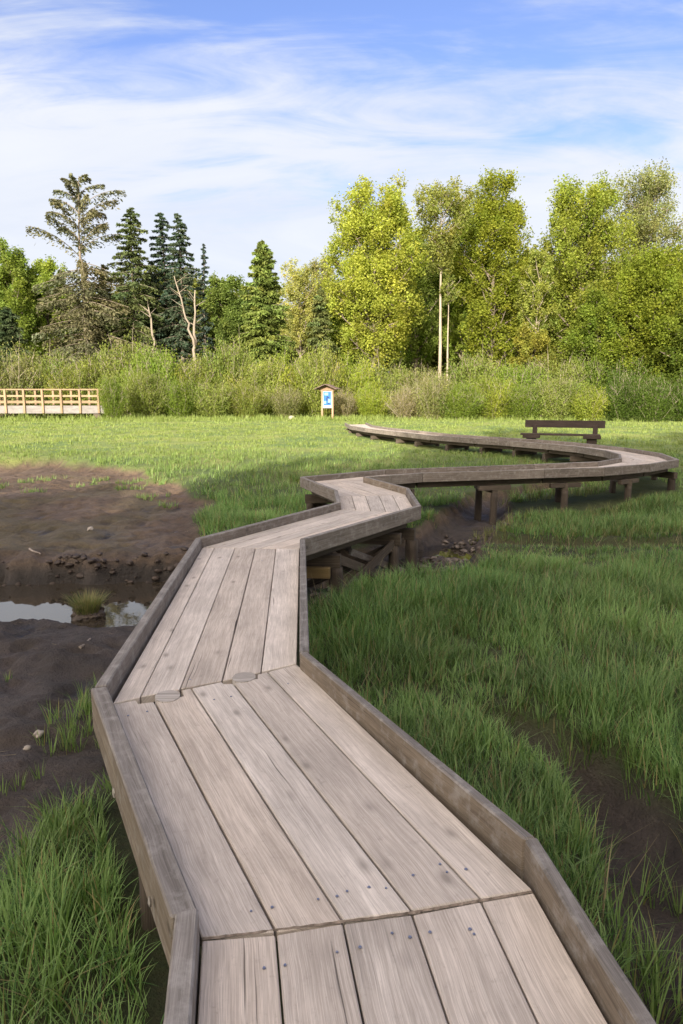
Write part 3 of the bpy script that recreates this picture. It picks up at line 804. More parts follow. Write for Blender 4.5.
patch(P([(46, 735), (58, 712), (76, 690), (108, 672), (115, 705), (100, 735), (95, 758), (66, 755)]), 60, .22)
patch(P([(0, 770), (20, 755), (24, 775), (0, 790)]), 60, .18); patch(P([(33, 768), (44, 762), (46, 775), (35, 778)]), 90, .14)
patch(P([(36, 672), (44, 668), (45, 676), (37, 678)]), 90, .16); patch(P([(0, 665), (12, 662), (12, 672), (0, 675)]), 50, .13)
for (a, b, s_) in ((588, 870, .10), (640, 945, .14), (668, 900, .16), (655, 985, .16), (575, 905, .08), (630, 800, .1), (560, 775, .08)):
    x0, y0 = at(a, b, -1.05); patch([(x0 - s_, y0 - s_), (x0 + s_, y0 - s_), (x0 + s_, y0 + s_), (x0 - s_, y0 + s_)], 160, .30, per=9, w=.008, spread=1.1)
straw_t = lambda n: np.array([.30, .27, .13]) * RG.uniform(.6, 1.3, n)[:, None]
olive_t = lambda n: np.array([.17, .18, .07]) * RG.uniform(.5, 1.4, n)[:, None]
# dry stubble around the creek bend
patch([(1.9, 11.9), (2.6, 11.9), (6.5, 11.9), (6.0, 14.2), (3.6, 14.8), (2.6, 13.2)], 26, .20, per=7, w=.011, tint_f=olive_t)
patch([(3.3, 14.5), (6.5, 14.2), (8, 17.5), (4.2, 17.2)], 22, .25, per=7, w=.013, tint_f=olive_t)
# ragged low tufts at the far edge of the mudflat
for k in range(60):
    x0 = RG.uniform(-17, -3.2); yb = 18.5 + RG.uniform(-.8, 2.5) if x0 < -5 else 17 - (x0 + 5) * 1.2 + RG.uniform(-.4, .6)
    s_ = RG.uniform(.15, .4); patch([(x0 - s_, yb - s_ * .5), (x0 + s_, yb - s_ * .5), (x0 + s_, yb + s_ * .5), (x0 - s_, yb + s_ * .5)], 60, .16, per=8, w=.014)
n = 2600; sx_ = RG.uniform(-3, 9, n); sy_ = RG.uniform(1.5, 13, n); k = (mudness(sx_, sy_) < .7) & ~in_walk(sx_, sy_, .05); sx_, sy_ = sx_[k], sy_[k]; n = len(sx_)
add_blades(sx_, sy_, ground(sx_, sy_), RG.uniform(.12, .42, n), RG.uniform(.004, .008, n), RG.uniform(0, 6.28, n), RG.uniform(.1, .9, n), np.abs(RG.normal(0, .2, n)), np.array([.30, .25, .15]) * RG.uniform(.4, 1.2, n)[:, None], seg=3)
gr = link('marsh_grass', np_mesh('marsh_grass', np.concatenate(G_V), np.concatenate(G_F), 3, np.concatenate(G_T)), M['grass'])
tag(gr, 'long green sedge and meadow grass covering the marsh', 'grass', kind='stuff')
print('grass blades tris', sum(len(f) for f in G_F))

# tussock standing in the creek
def tussock():
    x, y = at(88, 617, -1.2); t = empty('grass_tussock', (x, y, -1.2))
    bm = bmesh.new(); bmesh.ops.create_icosphere(bm, subdivisions=4, radius=.20)
    for v in bm.verts:
        f = 1 + .28 * float(vnoise(v.co.x * 9 + 5, v.co.y * 9 + v.co.z * 7)) + .12 * float(vnoise(v.co.x * 30, v.co.z * 30 + v.co.y * 20)); v.co = Vector((v.co.x * 1.05 * f, v.co.y * .85 * f, v.co.z * .75 * f + .02))
    bm_obj('root_clump', bm, M['darkstone'], t)
    n = 900; a = RG.uniform(0, 6.283, n); r = .17 * np.sqrt(RG.random(n))
    tt = np.where(RG.random(n)[:, None] < .6, np.array([.27, .24, .11]), np.array([.12, .17, .05])) * RG.uniform(.6, 1.2, n)[:, None]
    v, f, tt = blades(np.cos(a) * r, np.sin(a) * r, np.full(n, .08), RG.uniform(.12, .30, n), RG.uniform(.004, .008, n), a, RG.uniform(0, .5, n), np.abs(RG.normal(.3, .3, n)), tt, 3)
    link('grass', np_mesh('grass', v, f, 3, tt), M['grass'], t)
    tag(t, 'dry clump of grass on a muddy root ball standing in the creek', 'grass clump')
tussock()

# ------------------------------------------------------------------ stones, driftwood
def stone(name, x, y, z, s, mat, seed, label, cat, group=None, sq=(1, .8, .6)):
    bm = bmesh.new(); bmesh.ops.create_icosphere(bm, subdivisions=3, radius=s)
    for v in bm.verts:
        c = v.co / s; f = 1 + .35 * float(vnoise(c.x * 1.7 + seed * 3.1, c.y * 1.7 + c.z * 1.3 + seed)) + .1 * float(vnoise(c.x * 6 + seed, c.z * 6 + c.y * 5)); v.co = Vector((c.x * s * f * sq[0], c.y * s * f * sq[1], c.z * s * f * sq[2]))
    o = bm_obj(name, bm, mat); o.location = (x, y, z); o.rotation_euler.z = seed
    for p in o.data.polygons: p.use_smooth = True
    return tag(o, label, cat, group)
def gstone(p, z, s, mat, seed, label, **k):
    x, y = at(*p, z); return stone('stone', x, y, gz(x, y) + s * .2, s, mat, seed, label, 'stone', **k)
gstone((90, 531), -.86, .07, M['palestone'], 1, 'small whitish stone lying alone out on the brown mudflat')
gstone((38, 736), -1.05, .055, M['palestone'], 2, 'tan stone beside the grass patch on the near mud')
gstone((27, 752), -1.05, .03, M['palestone'], 4, 'tiny pale stone on the dark mud below the tan stone')
def stick(p0, p1, r, label, z):
    a = at(*p0, z); b = at(*p1, z)
    n = 7; bm = bmesh.new(); rings = []
    A_, B_ = Vector((*a, gz(*a) + r)), Vector((*b, gz(*b) + r * 1.3)); d = (B_ - A_).normalized(); u = d.cross(Vector((0, 0, 1))).normalized(); w = u.cross(d)
    for k in range(8):
        t = k / 7; c = A_.lerp(B_, t) + u * math.sin(t * 5) * r * .8; rr = r * (1 - .5 * t)
        rings.append([bm.verts.new(c + (u * math.cos(q) + w * math.sin(q)) * rr) for q in [i * 2 * math.pi / n for i in range(n)]])
    for k in range(7):
        for i in range(n): bm.faces.new((rings[k][i], rings[k][(i + 1) % n], rings[k + 1][(i + 1) % n], rings[k + 1][i]))
    bm.faces.new(rings[0][::-1]); bm.faces.new(rings[-1])
    tag(bm_obj('driftwood', bm, M['driftwood']), label, 'driftwood')
stick((20, 588), (27, 582), .03, 'short pale piece of driftwood leaning on the creek bank', -1.1)
stick((30, 556), (40, 558), .02, 'thin white stick lying on the mudflat above the creek bank', -.86)
stick((80, 651), (92, 642), .018, 'dark crooked stick on the mud below the water', -1.1)
# rubble in the creek bed under and beside the boardwalk
rub = bmesh.new()
rr = random.Random(5)
def rub_add(x, y, s, k):
    r0 = bmesh.ops.create_icosphere(rub, subdivisions=2, radius=1); z = gz(x, y); rot = Matrix.Rotation(rr.uniform(0, 6), 3, 'Z') @ Matrix.Rotation(rr.uniform(-.5, .5), 3, 'X')
    for v in r0['verts']:
        c = v.co; f = 1 + .4 * float(vnoise(c.x * 1.6 + k * 3.7, c.y * 1.6 + c.z * 1.9 + k))
        v.co = rot @ Vector((c.x * s * f, c.y * s * f * .8, c.z * s * f * .55)) + Vector((x, y, z + s * .2))
for k in range(900):
    t = rr.random(); 
    if k < 650: x = rr.gauss(1.75, .42); y = 9.3 + x * 1.3 + rr.gauss(0, .45)
    else: x = rr.uniform(-.4, 1.6); y = 8.9 + x * .7 + rr.gauss(0, .4)
    rub_add(x, y, rr.uniform(.02, .065) * (1.6 if rr.random() < .12 else 1), k)
for f in rub.faces: f.smooth = False
ru = bm_obj('creek_rubble', rub, M['darkstone']); tag(ru, 'muddy broken stones strewn in the creek bed beside the boardwalk posts', 'rubble', kind='stuff')
ru.data.materials.append(M['stone'])
mi = np.zeros(len(ru.data.polygons), np.int32); per = 80
sel = RG.random(len(mi) // per + 1) < .35
ru.data.polygons.foreach_set('material_index', np.array([1 if sel[i // per] else 0 for i in range(len(mi))], np.int32))
# straw litter lying on the mud
n = 5200; lx = RG.uniform(-12, 3.5, n); ly = RG.uniform(2.2, 20, n); k = (mudness(lx, ly) > .5) & ~in_walk(lx, ly) & (ground(lx, ly) > WATER_Z + .02) & (fbm(lx, ly, .9, 3, 90) + RG.normal(0, .3, n) > .1); lx, ly = lx[k], ly[k]; n = len(lx)
lv, lf, lt = blades(lx, ly, ground(lx, ly) + .004, np.full(n, 1.0), RG.uniform(.005, .012, n), RG.uniform(0, 6.28, n), np.zeros(n), np.zeros(n), np.array([.20, .165, .11]) * RG.uniform(.3, 1.5, n)[:, None], 2)
lv = lv.reshape(n, -1, 3); base_ = np.stack([lx, ly, ground(lx, ly) + .006], 1)[:, None]; hgt = lv[:, :, 2:3] - base_[:, :, 2:3]; la = RG.uniform(0, 6.28, n); ll = RG.uniform(.03, .16, n)
side_ = lv - base_; side_[:, :, 2] = 0
lv = base_ + side_ + hgt * np.stack([np.cos(la) * ll, np.sin(la) * ll, RG.uniform(0, .25, n) * ll], 1)[:, None]
tag(link('straw_litter', np_mesh('straw_litter', lv.reshape(-1, 3), lf, 3, lt), M['grass']), 'broken straw and plant litter scattered on the mud', 'litter', kind='stuff')
# clods along the far creek bank
clo = bmesh.new(); rub = clo
for k in range(620):
    x = rr.uniform(-11, -1.7); y = 10.36 + rr.gauss(.0, .11) + .2 * float(vnoise(x, 9.0, .7)) + float(vnoise(x, 4.0)) * .12; rub_add(x, y, rr.uniform(.015, .07), k)
for f in clo.faces: f.smooth = True
M['mudclod'] = flat_mat('mud_clod', (.05, .037, .03), .6, var=.5, scale=14, bump=.015)
tag(bm_obj('mud_clods', clo, M['mudclod']), 'lumps of dark mud crumbled along the creek bank', 'mud', kind='stuff')

# ------------------------------------------------------------------ trees
def tube_np(paths, nseg=6):
    """list of (points (k,3), radii (k)) -> verts, quads"""
    VV, FF = [], []; off = 0; ang = np.arange(nseg) * 2 * np.pi / nseg
    for P_, r_ in paths:
        P_ = np.asarray(P_, float); r_ = np.asarray(r_, float); k = len(P_)
        d = np.gradient(P_, axis=0); d /= np.linalg.norm(d, axis=1)[:, None] + 1e-9
        ref = np.where(np.abs(d[:, 2:3]) > .9, np.array([[1., 0, 0]]), np.array([[0, 0, 1.]]))
        u = np.cross(d, ref); u /= np.linalg.norm(u, axis=1)[:, None] + 1e-9; w = np.cross(u, d)
        v = P_[:, None] + (u[:, None] * np.cos(ang)[None, :, None] + w[:, None] * np.sin(ang)[None, :, None]) * r_[:, None, None]
        VV.append(v.reshape(-1, 3))
        a = np.arange(k - 1)[:, None] * nseg + np.arange(nseg)[None]; b = np.arange(k - 1)[:, None] * nseg + (np.arange(nseg)[None] + 1) % nseg
        FF.append((np.stack([a, b, b + nseg, a + nseg], -1) + off).reshape(-1, 4)); off += k * nseg
    return np.concatenate(VV), np.concatenate(FF)

def leaves_np(C, s, up=.5, tint=None, aspect=.65, dirs=None):
    """rhombic leaf faces at points C"""
    n = len(C); nrm = RG.normal(0, 1, (n, 3)); nrm[:, 2] = np.abs(nrm[:, 2]) + up; nrm /= np.linalg.norm(nrm, axis=1)[:, None]
    a = RG.normal(0, 1, (n, 3)) if dirs is None else dirs + RG.normal(0, .35, (n, 3))
    u = a - nrm * np.sum(a * nrm, 1)[:, None]; u /= np.linalg.norm(u, axis=1)[:, None] + 1e-9; w = np.cross(nrm, u)
    s = (s * RG.uniform(.6, 1.35, n))[:, None]
    V_ = np.stack([C - u * s, C + w * s * aspect, C + u * s, C - w * s * aspect], 1).reshape(-1, 3)
    return V_, np.arange(n * 4).reshape(-1, 4), np.repeat(tint, 4, axis=0)

def tint_clumps(cid, ncl, base, var, n, hue=.05):
    b = np.array(base); cl = RG.normal(0, var, ncl)[cid]; l = RG.normal(0, var * .7, n)
    c = b * np.clip(1 + cl + l, .3, 2)[:, None]
    h = (RG.normal(0, hue, ncl)[cid] + RG.normal(0, hue * .5, n))
    c = c * np.stack([1 + h, np.ones(n), 1 - h * .5], 1)
    return np.clip(c, .004, .9)

def broadleaf(name, x, y, H, cr, cb, label, cat='tree', base=(.16, .22, .035), nl=9000, ls=.17, profile='oval', seed=1, group=None, limbs=26, bark='bark',
              clump=1.0, dens_gap=.0, trunk_r=None, lean=0.0, link_it=True, fine=2.3):
    global RG
    old = RG; RG = np.random.default_rng(seed * 77 + 5); nl = int(nl * fine * 1.5); ls = ls * .92 / fine ** .42; limbs = int(limbs * 1.9)
    z0 = gz(x, y) if link_it else 0
    tr = trunk_r or H * .013 + .05
    tp = np.array([[lean * H * t + fbm(t * 3, seed, 1.5, 2) * .014 * H * t, fbm(t * 3, seed + 9, 1.5, 2) * .014 * H * t, H * .93 * t - .3 * (t == 0)] for t in np.linspace(0, 1, 12)])
    paths = [(tp, tr * (1 - .88 * np.linspace(0, 1, 12)))]
    cents, rads = [], []
    def prof(t):
        if profile == 'oval': return math.sin(math.pi * (t * .80 + .14)) ** .6
        if profile == 'birch': return .22 + .78 * math.sin(math.pi * min(1, max(0, t * .95 - .05)) ** 1.3) ** 1.2
        if profile == 'high': return (.35 + .65 * t) * (1 - max(0, t - .75) * 2.2)
        if profile == 'column': return min(1, 1.6 * (1 - t) + .12) * (.6 + .4 * min(1, t * 4))
        if profile == 'shrub': return math.sqrt(max(0, 1 - t * t * .92))
    for k in range(limbs):
        t = (k + RG.random()) / limbs; zc = cb + (H - cb) * t
        a = k * 2.4 + RG.normal(0, .4); rr_ = cr * prof(t) * RG.uniform(.58, 1.12) * (1 + .22 * float(vnoise(a * .8 + seed, t * 5 + seed)))
        ti = min(.98, max(.12, (zc - (H - cb) * .16 * RG.uniform(.6, 1.4)) / (H * .93))); b0 = np.array([np.interp(ti, np.linspace(0, 1, 12), tp[:, i]) for i in range(3)])
        e = np.array([b0[0] + math.cos(a) * rr_, b0[1] + math.sin(a) * rr_, zc + RG.normal(0, .03) * H + .22 * rr_ * (1 - t)])
        mid = (b0 + e) / 2 + np.array([0, 0, -.05 * rr_ + .1]) + RG.normal(0, .12, 3) * rr_ * .3
        q = np.linspace(0, 1, 6)[:, None]; L_ = (1 - q) ** 2 * b0 + 2 * q * (1 - q) * mid + q * q * e
        r0 = tr * (1 - .85 * ti) * .55; paths.append((L_, r0 * (1 - .85 * q[:, 0]) + .008))
        nsub = RG.integers(3, 7)
        for j in range(nsub):
            f = RG.uniform(.35, 1.0); s0 = np.array([np.interp(f, q[:, 0], L_[:, i]) for i in range(3)])
            off = RG.normal(0, 1, 3) * np.array([1, 1, .8]); off *= (cr * .26 * RG.uniform(.5, 1.2)) / np.linalg.norm(off)
            ee = s0 + off + np.array([0, 0, cr * .05]); paths.append((np.array([s0, (s0 + ee) / 2 + RG.normal(0, .04 * cr, 3), ee]), np.array([r0 * .4 + .01, r0 * .25 + .008, .006])))
            cents.append(ee); rads.append(cr * .15 * RG.uniform(.45, 1.4) * clump)
        cents.append(e); rads.append(cr * .15 * RG.uniform(.5, 1.3) * clump)
    cents = np.array(cents); rads = np.array(rads)
    w = rads ** 2; cid = RG.choice(len(cents), nl, p=w / w.sum())
    P_ = RG.normal(0, 1, (nl, 3)); P_ /= np.linalg.norm(P_, axis=1)[:, None]; P_ *= (RG.random(nl) ** .75 * 1.35)[:, None] * rads[cid][:, None] * np.array([.95, .95, 1.25])
    P_ *= np.where(RG.random(nl) < .10, RG.uniform(1.1, 1.4, nl), 1.0)[:, None]
    C = cents[cid] + P_; C = C[C[:, 2] > .05]; cid = cid[:len(C)] if len(C) == nl else cid[(cents[cid] + P_)[:, 2] > .05]
    tint = tint_clumps(cid, len(cents), base, .12, len(C), .045)
    t_ = empty(name, (x, y, z0 - .05))
    if not link_it: t_.location = (0, 0, 0)
    v, f = tube_np(paths); link('trunk', np_mesh('trunk', v, f, 4), M[bark], t_)
    v, f, tt = leaves_np(C, ls, .4, tint); link('crown', np_mesh('crown', v, f, 4, tt), M['leaf'], t_)
    tag(t_, label, cat, group); RG = old
    return t_

def conifer(name, x, y, H, cr, label, base=(.05, .085, .03), seed=1, droop=.35, gap=.0, nb=95, cb=.12, shape=1.0, group=None, sparse_top=0, density=110, bark='bark', power=.9):
    global RG
    old = RG; RG = np.random.default_rng(seed * 131 + 3)
    z0 = gz(x, y); tr = H * .012 + .05
    tz = np.linspace(0, 1, 10); tp = np.stack([fbm(tz * 3, seed, 1, 2) * .012 * H * tz, fbm(tz * 3, seed + 5, 1, 2) * .01 * H * tz, H * tz - .3 * (tz == 0)], 1)
    paths = [(tp, tr * (1 - .93 * tz))]; C, D, cid = [], [], []
    for k in range(nb):
        t = cb + (1 - cb) * ((k + RG.random()) / nb) ** .92
        a = k * 2.39996 + RG.normal(0, .3); u = (1 - t) / (1 - cb)
        L = cr * (u ** power * shape + .04) * RG.uniform(.5, 1.22)
        if sparse_top and t > sparse_top: L = cr * RG.uniform(.6, 1.0) * min(1, (1.01 - t) / .17 + .08)
        b0 = np.array([np.interp(t, tz, tp[:, i]) for i in range(3)])
        q = np.linspace(0, 1, 7); tops = bool(sparse_top) and t > sparse_top
        if tops and k % 2: continue
        rise = (.95 * L if tops else .25 * L) if t > .66 else .05 * L
        ln = np.stack([b0[0] + math.cos(a) * L * q, b0[1] + math.sin(a) * L * q, b0[2] + rise * q - (droop * L if not tops else .5 * L) * q * q + (.25 * droop * L * q ** 4 if not tops else 0)], 1)
        paths.append((ln, (tr * .22 * (1 - t * .6)) * (1 - .85 * q) + .006))
        n = int(density * (L / cr + .15) * (1.0 if tops else 1))
        qq = RG.random(n) ** .7; pos = np.stack([np.interp(qq, q, ln[:, i]) for i in range(3)], 1)
        side = np.array([-math.sin(a), math.cos(a), 0]); wdt = (.30 * L * (1 - qq * .75) + .05) * RG.normal(0, .22 if tops else .55, n)
        hang = -np.abs(RG.normal(0, .10 * L ** .6, n)) * (1.6 if sparse_top else 1)
        pos = pos + side * wdt[:, None]; pos[:, 2] += hang - np.abs(wdt) * .25
        dd = np.array([math.cos(a), math.sin(a), -.5]) + side * np.sign(wdt)[:, None] * .8
        C.append(pos); D.append(dd if dd.ndim == 2 else np.repeat(dd[None], n, 0)); cid.append(np.full(n, k))
    C = np.concatenate(C); D = np.concatenate(D); cid = np.concatenate(cid)
    tint = tint_clumps(cid, nb, base, .16, len(C), .06)
    t_ = empty(name, (x, y, z0 - .05))
    v, f = tube_np(paths, 5); link('trunk', np_mesh('trunk', v, f, 4), M[bark], t_)
    v, f, tt = leaves_np(C, np.full(len(C), .20), .3, tint, aspect=.38, dirs=D); link('crown', np_mesh('crown', v, f, 4, tt), M['needle'], t_)
    tag(t_, label, 'tree', group); RG = old
    return t_

def tx(px_, Y_): return (px_ - 341.5) / 683 * Y_ / CP * (1.0)   # lateral position near the horizon
def th(py_, Y_, z0=-.1): return zat(341, py_, Y_)[1] - z0

# conifers on the left
def con(px_, py_, Y_, crpx, label, **k):
    k['base'] = tuple(c * 1.45 for c in k['base']); crpx *= 1.3; k['density'] = k.get('density', 110) * 2.0
    return conifer(k.pop('name', 'conifer_tree'), zat(px_, py_ + 40, Y_)[0], Y_, th(py_, Y_), crpx / 683 * Y_, label, **k)
def dec(px_, py_, Y_, crpx, cbpy, label, **k):
    k['base'] = tuple(c * 1.16 for c in k.get('base', MG)); crpx *= 1.08
    return broadleaf(k.pop('name', 'deciduous_tree'), zat(px_, py_ + 50, Y_)[0], Y_, th(py_, Y_), crpx / 683 * Y_, th(cbpy, Y_), label, **k)

con(79, 172, 78, 38, 'tallest spruce on the left, with a sparse ragged top of bare spreading boughs', name='spruce_tree', base=(.078, .078, .042), seed=2, sparse_top=.64, nb=130, density=130, droop=.35, cb=.08, power=.35)
con(131, 205, 80, 33, 'dark green spruce directly right of the tall ragged spruce', name='spruce_tree', base=(.062, .08, .03), seed=3, nb=150, density=120, power=.6, cb=.05)
con(164, 210, 84, 20, 'thin dark fir, left one of the twin firs beside a pale leaning trunk', name='fir_tree', base=(.035, .055, .035), seed=4, nb=120, density=80, power=.5)
con(179, 211, 82, 21, 'dark fir with stacked drooping boughs, right one of the twin firs', name='fir_tree', base=(.04, .058, .035), seed=5, nb=120, density=85, power=.5)
con(203, 242, 83, 12, 'small pointed dark blue-green fir at the right end of the fir group', name='fir_tree', base=(.035, .05, .04), seed=6, nb=75, density=75, power=.7)
con(263, 239, 76, 25, 'dense cone-shaped green cedar standing alone at the middle left', name='cedar_tree', base=(.105, .135, .032), seed=8, nb=260, density=170, power=.55, cb=.03, droop=.2)
con(321, 287, 74, 16, 'short dark olive conifer between the cedar and the big round-topped tree', name='conifer_tree', base=(.075, .09, .03), seed=9, nb=100, density=120, power=.5)
con(8, 305, 76, 22, 'low dark conifer at the left edge below bright leafy trees', name='conifer_tree', base=(.035, .05, .022), seed=10, nb=100, density=130, power=.5)
con(105, 262, 82, 20, 'olive conifer tucked between the ragged spruce and its dark neighbour', name='conifer_tree', base=(.085, .085, .032), seed=12, nb=100, density=120, power=.5, cb=.05)
con(152, 262, 86, 20, 'shadowy conifer filling the gap behind the leaning pale trunks', name='conifer_tree', base=(.045, .06, .028), seed=13, nb=100, density=120, power=.5, cb=.05)
# pale leaning dead trunks
def snag(pts, r, label, name='dead_trunk'):
    P_ = []
    for (a, b, Y_) in pts:
        X_, Z_ = zat(a, b, Y_); P_.append((X_, Y_, Z_))
    P_ = np.array(P_); o = P_[0].copy(); o[2] = P_[0][2]
    k = 12; q = np.linspace(0, 1, k); src = np.linspace(0, 1, len(P_)); PP = np.stack([np.interp(q, src, P_[:, i]) for i in range(3)], 1) - o
    PP[1:-1] += np.random.default_rng(3).normal(0, .05, (k - 2, 3))
    paths = [(PP, r * (1 - .7 * q))]
    for j in range(6):
        f = random.uniform(.5, .95); b0 = np.array([np.interp(f, q, PP[:, i]) for i in range(3)]); d = np.array([random.uniform(-1, 1), random.uniform(-1, 1), .6]) * 1.3
        paths.append((np.array([b0, b0 + d * .5, b0 + d]), np.array([r * .25, r * .15, .01])))
    v, f = tube_np(paths, 7); o_ = link(name, np_mesh(name, v, f, 4), M['snagbark']); o_.location = o; tag(o_, label, 'dead tree'); return o_
snag([(156, 372, 70), (152, 330, 70), (148, 304, 70)], .16, 'short bare leaning trunk below the dark spruce')
snag([(195, 372, 70), (194, 330, 70), (195, 290, 70)], .19, 'upright pale bare trunk rising in front of the fir group')
snag([(194, 345, 69.5), (185, 315, 69.5), (174, 276, 69.5)], .13, 'long pale bare trunk leaning left across the twin firs')

# broadleaf trees
YG = (.215, .27, .05); YO = (.25, .275, .05); MG = (.15, .21, .04); DG = (.10, .155, .03)
dec(10, 246, 84, 26, 340, 'bright green leafy tree at the far left edge behind the low dark conifer', base=(.17, .225, .045), seed=20, nl=11000, ls=.2)
dec(46, 262, 88, 22, 350, 'yellow-green leafy tree showing left of the tall ragged spruce', base=YG, seed=21, nl=9000, ls=.2)
dec(228, 278, 84, 24, 352, 'round mid-green leafy tree between the fir group and the cone-shaped cedar', base=(.13, .175, .045), seed=22, nl=11000, ls=.2)
dec(300, 264, 96, 22, 345, 'pale hazy young tree behind, just right of the cone-shaped cedar', base=(.30, .30, .10), seed=23, nl=6500, ls=.18)
dec(322, 258, 98, 18, 340, 'thin pale tree with airy crown behind the short olive conifer', base=(.28, .28, .11), seed=24, nl=4500, ls=.17)
dec(375, 186, 76, 41, 345, 'big full yellow-green tree left of the pale slender trunk, tallest at the centre', base=YO, seed=25, nl=24000, ls=.19, limbs=44)
dec(443, 182, 74, 27, 262, 'slender tree with a pale bare trunk and small high crown near the centre', base=(.21, .225, .06), seed=26, profile='birch', nl=4600, ls=.17, bark='birchbark', trunk_r=.24, name='birch_tree', limbs=26)
dec(449, 275, 74, 9, 300, 'second thin pale trunk with few leaves right beside the slender bare-trunked tree', base=(.2, .23, .06), seed=27, nl=700, ls=.16, bark='birchbark', trunk_r=.17, name='birch_tree', limbs=14)
dec(497, 184, 80, 35, 350, 'tall leafy yellow-green tree right of the pale slender trunk', base=(.22, .25, .035), seed=28, nl=19000, ls=.19, limbs=40)
dec(539, 246, 74, 17, 352, 'narrow sparse tree with a thin grey trunk in the gap right of centre', base=(.22, .25, .06), seed=29, nl=4500, ls=.16, bark='twig', trunk_r=.14)
dec(585, 188, 78, 43, 345, 'broad leafy tree with layered boughs, second from the right edge', base=(.215, .25, .045), seed=30, nl=24000, ls=.19, limbs=44)
dec(648, 171, 84, 38, 300, 'tallest tree at the right edge with an airy grey-green crown', base=(.20, .215, .09), seed=31, nl=11000, ls=.17, limbs=36)
dec(655, 254, 67, 44, 392, 'dense bushy green tree at the right edge in front of the airy tall one', base=(.17, .205, .028), seed=32, nl=26000, ls=.18, limbs=44)
dec(598, 300, 68, 26, 392, 'low mid-green leafy tree in front of the broad layered tree', base=(.15, .195, .03), seed=33, nl=12000, ls=.17, limbs=30)
dec(695, 310, 63, 36, 398, 'dark green shrubby tree cut by the right edge of the picture', base=(.11, .15, .025), seed=34, nl=13000, ls=.17, limbs=30)
dec(530, 330, 70, 20, 385, 'small golden-green young tree below the narrow sparse tree', base=(.235, .23, .045), seed=35, nl=7000, ls=.16, limbs=22)
dec(417, 232, 86, 24, 350, 'mid-green tree filling in behind the pale slender trunk', base=(.17, .22, .05), seed=36, nl=13000, ls=.2, limbs=32)
dec(466, 208, 84, 22, 350, 'yellow-green tree behind and right of the pale trunks', base=YG, seed=37, nl=13000, ls=.19, limbs=32)
dec(345, 300, 78, 20, 370, 'small yellow-green tree at the left foot of the big full tree', base=YG, seed=38, nl=8000, ls=.17, limbs=24)
dec(548, 262, 88, 26, 350, 'leafy yellow-green tree behind the narrow sparse tree', base=YG, seed=39, nl=11000, ls=.19, limbs=30)

# back row
proto = broadleaf('deciduous_tree', 0, 0, 22, 6.2, 1, 'leafy tree in the back row of the wood', base=(.16, .20, .05), nl=9000, ls=.33, seed=50, fine=1.3, group='back row of the wood beyond the meadow', limbs=30)
proto2 = broadleaf('deciduous_tree', 0, 0, 20, 5.8, 1, 'leafy tree in the back row of the wood', base=(.20, .225, .06), nl=9000, ls=.33, seed=51, fine=1.3, group='back row of the wood beyond the meadow', limbs=30)
rb = random.Random(11); first = [True, True]
for k in range(30):
    pxx = -70 + k * 28 + rb.uniform(-8, 8)
    Y_ = rb.uniform(102, 118)
    topy = 285 if pxx < 250 else (295 if pxx < 350 else 262)
    topy += rb.uniform(-12, 16); H = th(topy, Y_)
    i = k % 2; src = (proto, proto2)[i]
    o = src if first[i] else copy_tree(src); first[i] = False
    X_ = (pxx - 341.5) / 683 * Y_; s = H / (22, 20)[i]
    o.location = (X_, Y_, gz(X_, Y_) - .05); o.scale = (s * rb.uniform(1.0, 1.35), s * rb.uniform(1.0, 1.3), s); o.rotation_euler.z = rb.uniform(0, 6.28)

# shrub thicket: stems from the ground, leaves on every stem
def shrub_mesh(seed, base, nl=26000, H=5.0, W=4.2, ls=.09, stems=70):
    rg = np.random.default_rng(seed); paths, C, cid = [], [], []
    for k in range(stems):
        a = rg.uniform(0, 6.283); b = W * .28 * math.sqrt(rg.random()); lean = rg.uniform(.1, 1.0)
        hz = H * rg.uniform(.55, 1.0) * (1 - .35 * lean); out = W * .78 * lean
        q = np.linspace(0, 1, 7); ph = rg.uniform(0, 6)
        ln = np.stack([math.cos(a) * (b + out * q ** 1.3) + .12 * np.sin(q * 6 + ph), math.sin(a) * (b + out * q ** 1.3) + .12 * np.cos(q * 5 + ph), hz * q - .1], 1)
        paths.append((ln, .03 * (1 - .8 * q) + .004))
        n = nl // stems; qq = rg.uniform(.10, 1.0, n) ** .85; pos = np.stack([np.interp(qq, q, ln[:, i]) for i in range(3)], 1)
        pos += rg.normal(0, 1, (n, 3)) * np.array([.58, .58, .40]) * (1.05 - .3 * qq)[:, None]
        C.append(pos); cid.append(np.full(n, k))
        for j in range(6):
            f = rg.uniform(.3, .95); b0 = np.array([np.interp(f, q, ln[:, i]) for i in range(3)]); d = rg.normal(0, .45, 3); d[2] = abs(d[2]) + .35
            paths.append((np.array([b0, b0 + d * .6, b0 + d]), np.array([.012, .009, .003])))
    C = np.concatenate(C); cid = np.concatenate(cid); k = C[:, 2] > .03; C, cid = C[k], cid[k]
    global RG; old = RG; RG = rg
    tint = tint_clumps(cid, stems, base, .13, len(C), .05)
    v, f = tube_np(paths, 4); m1 = np_mesh('stems', v, f, 4); m1.materials.append(M['twig'])
    v, f, tt = leaves_np(C, ls, .4, tint); m2 = np_mesh('foliage', v, f, 4, tt); m2.materials.append(M['leaf'])
    RG = old
    return m1, m2
kinds = [shrub_mesh(1, (.19, .23, .055)), shrub_mesh(2, (.22, .25, .055)), shrub_mesh(3, (.155, .215, .035)), shrub_mesh(4, (.20, .215, .075), nl=16000),
         shrub_mesh(5, (.24, .29, .045)), shrub_mesh(6, (.09, .14, .025)), shrub_mesh(7, (.24, .225, .10), nl=9000, stems=90)]
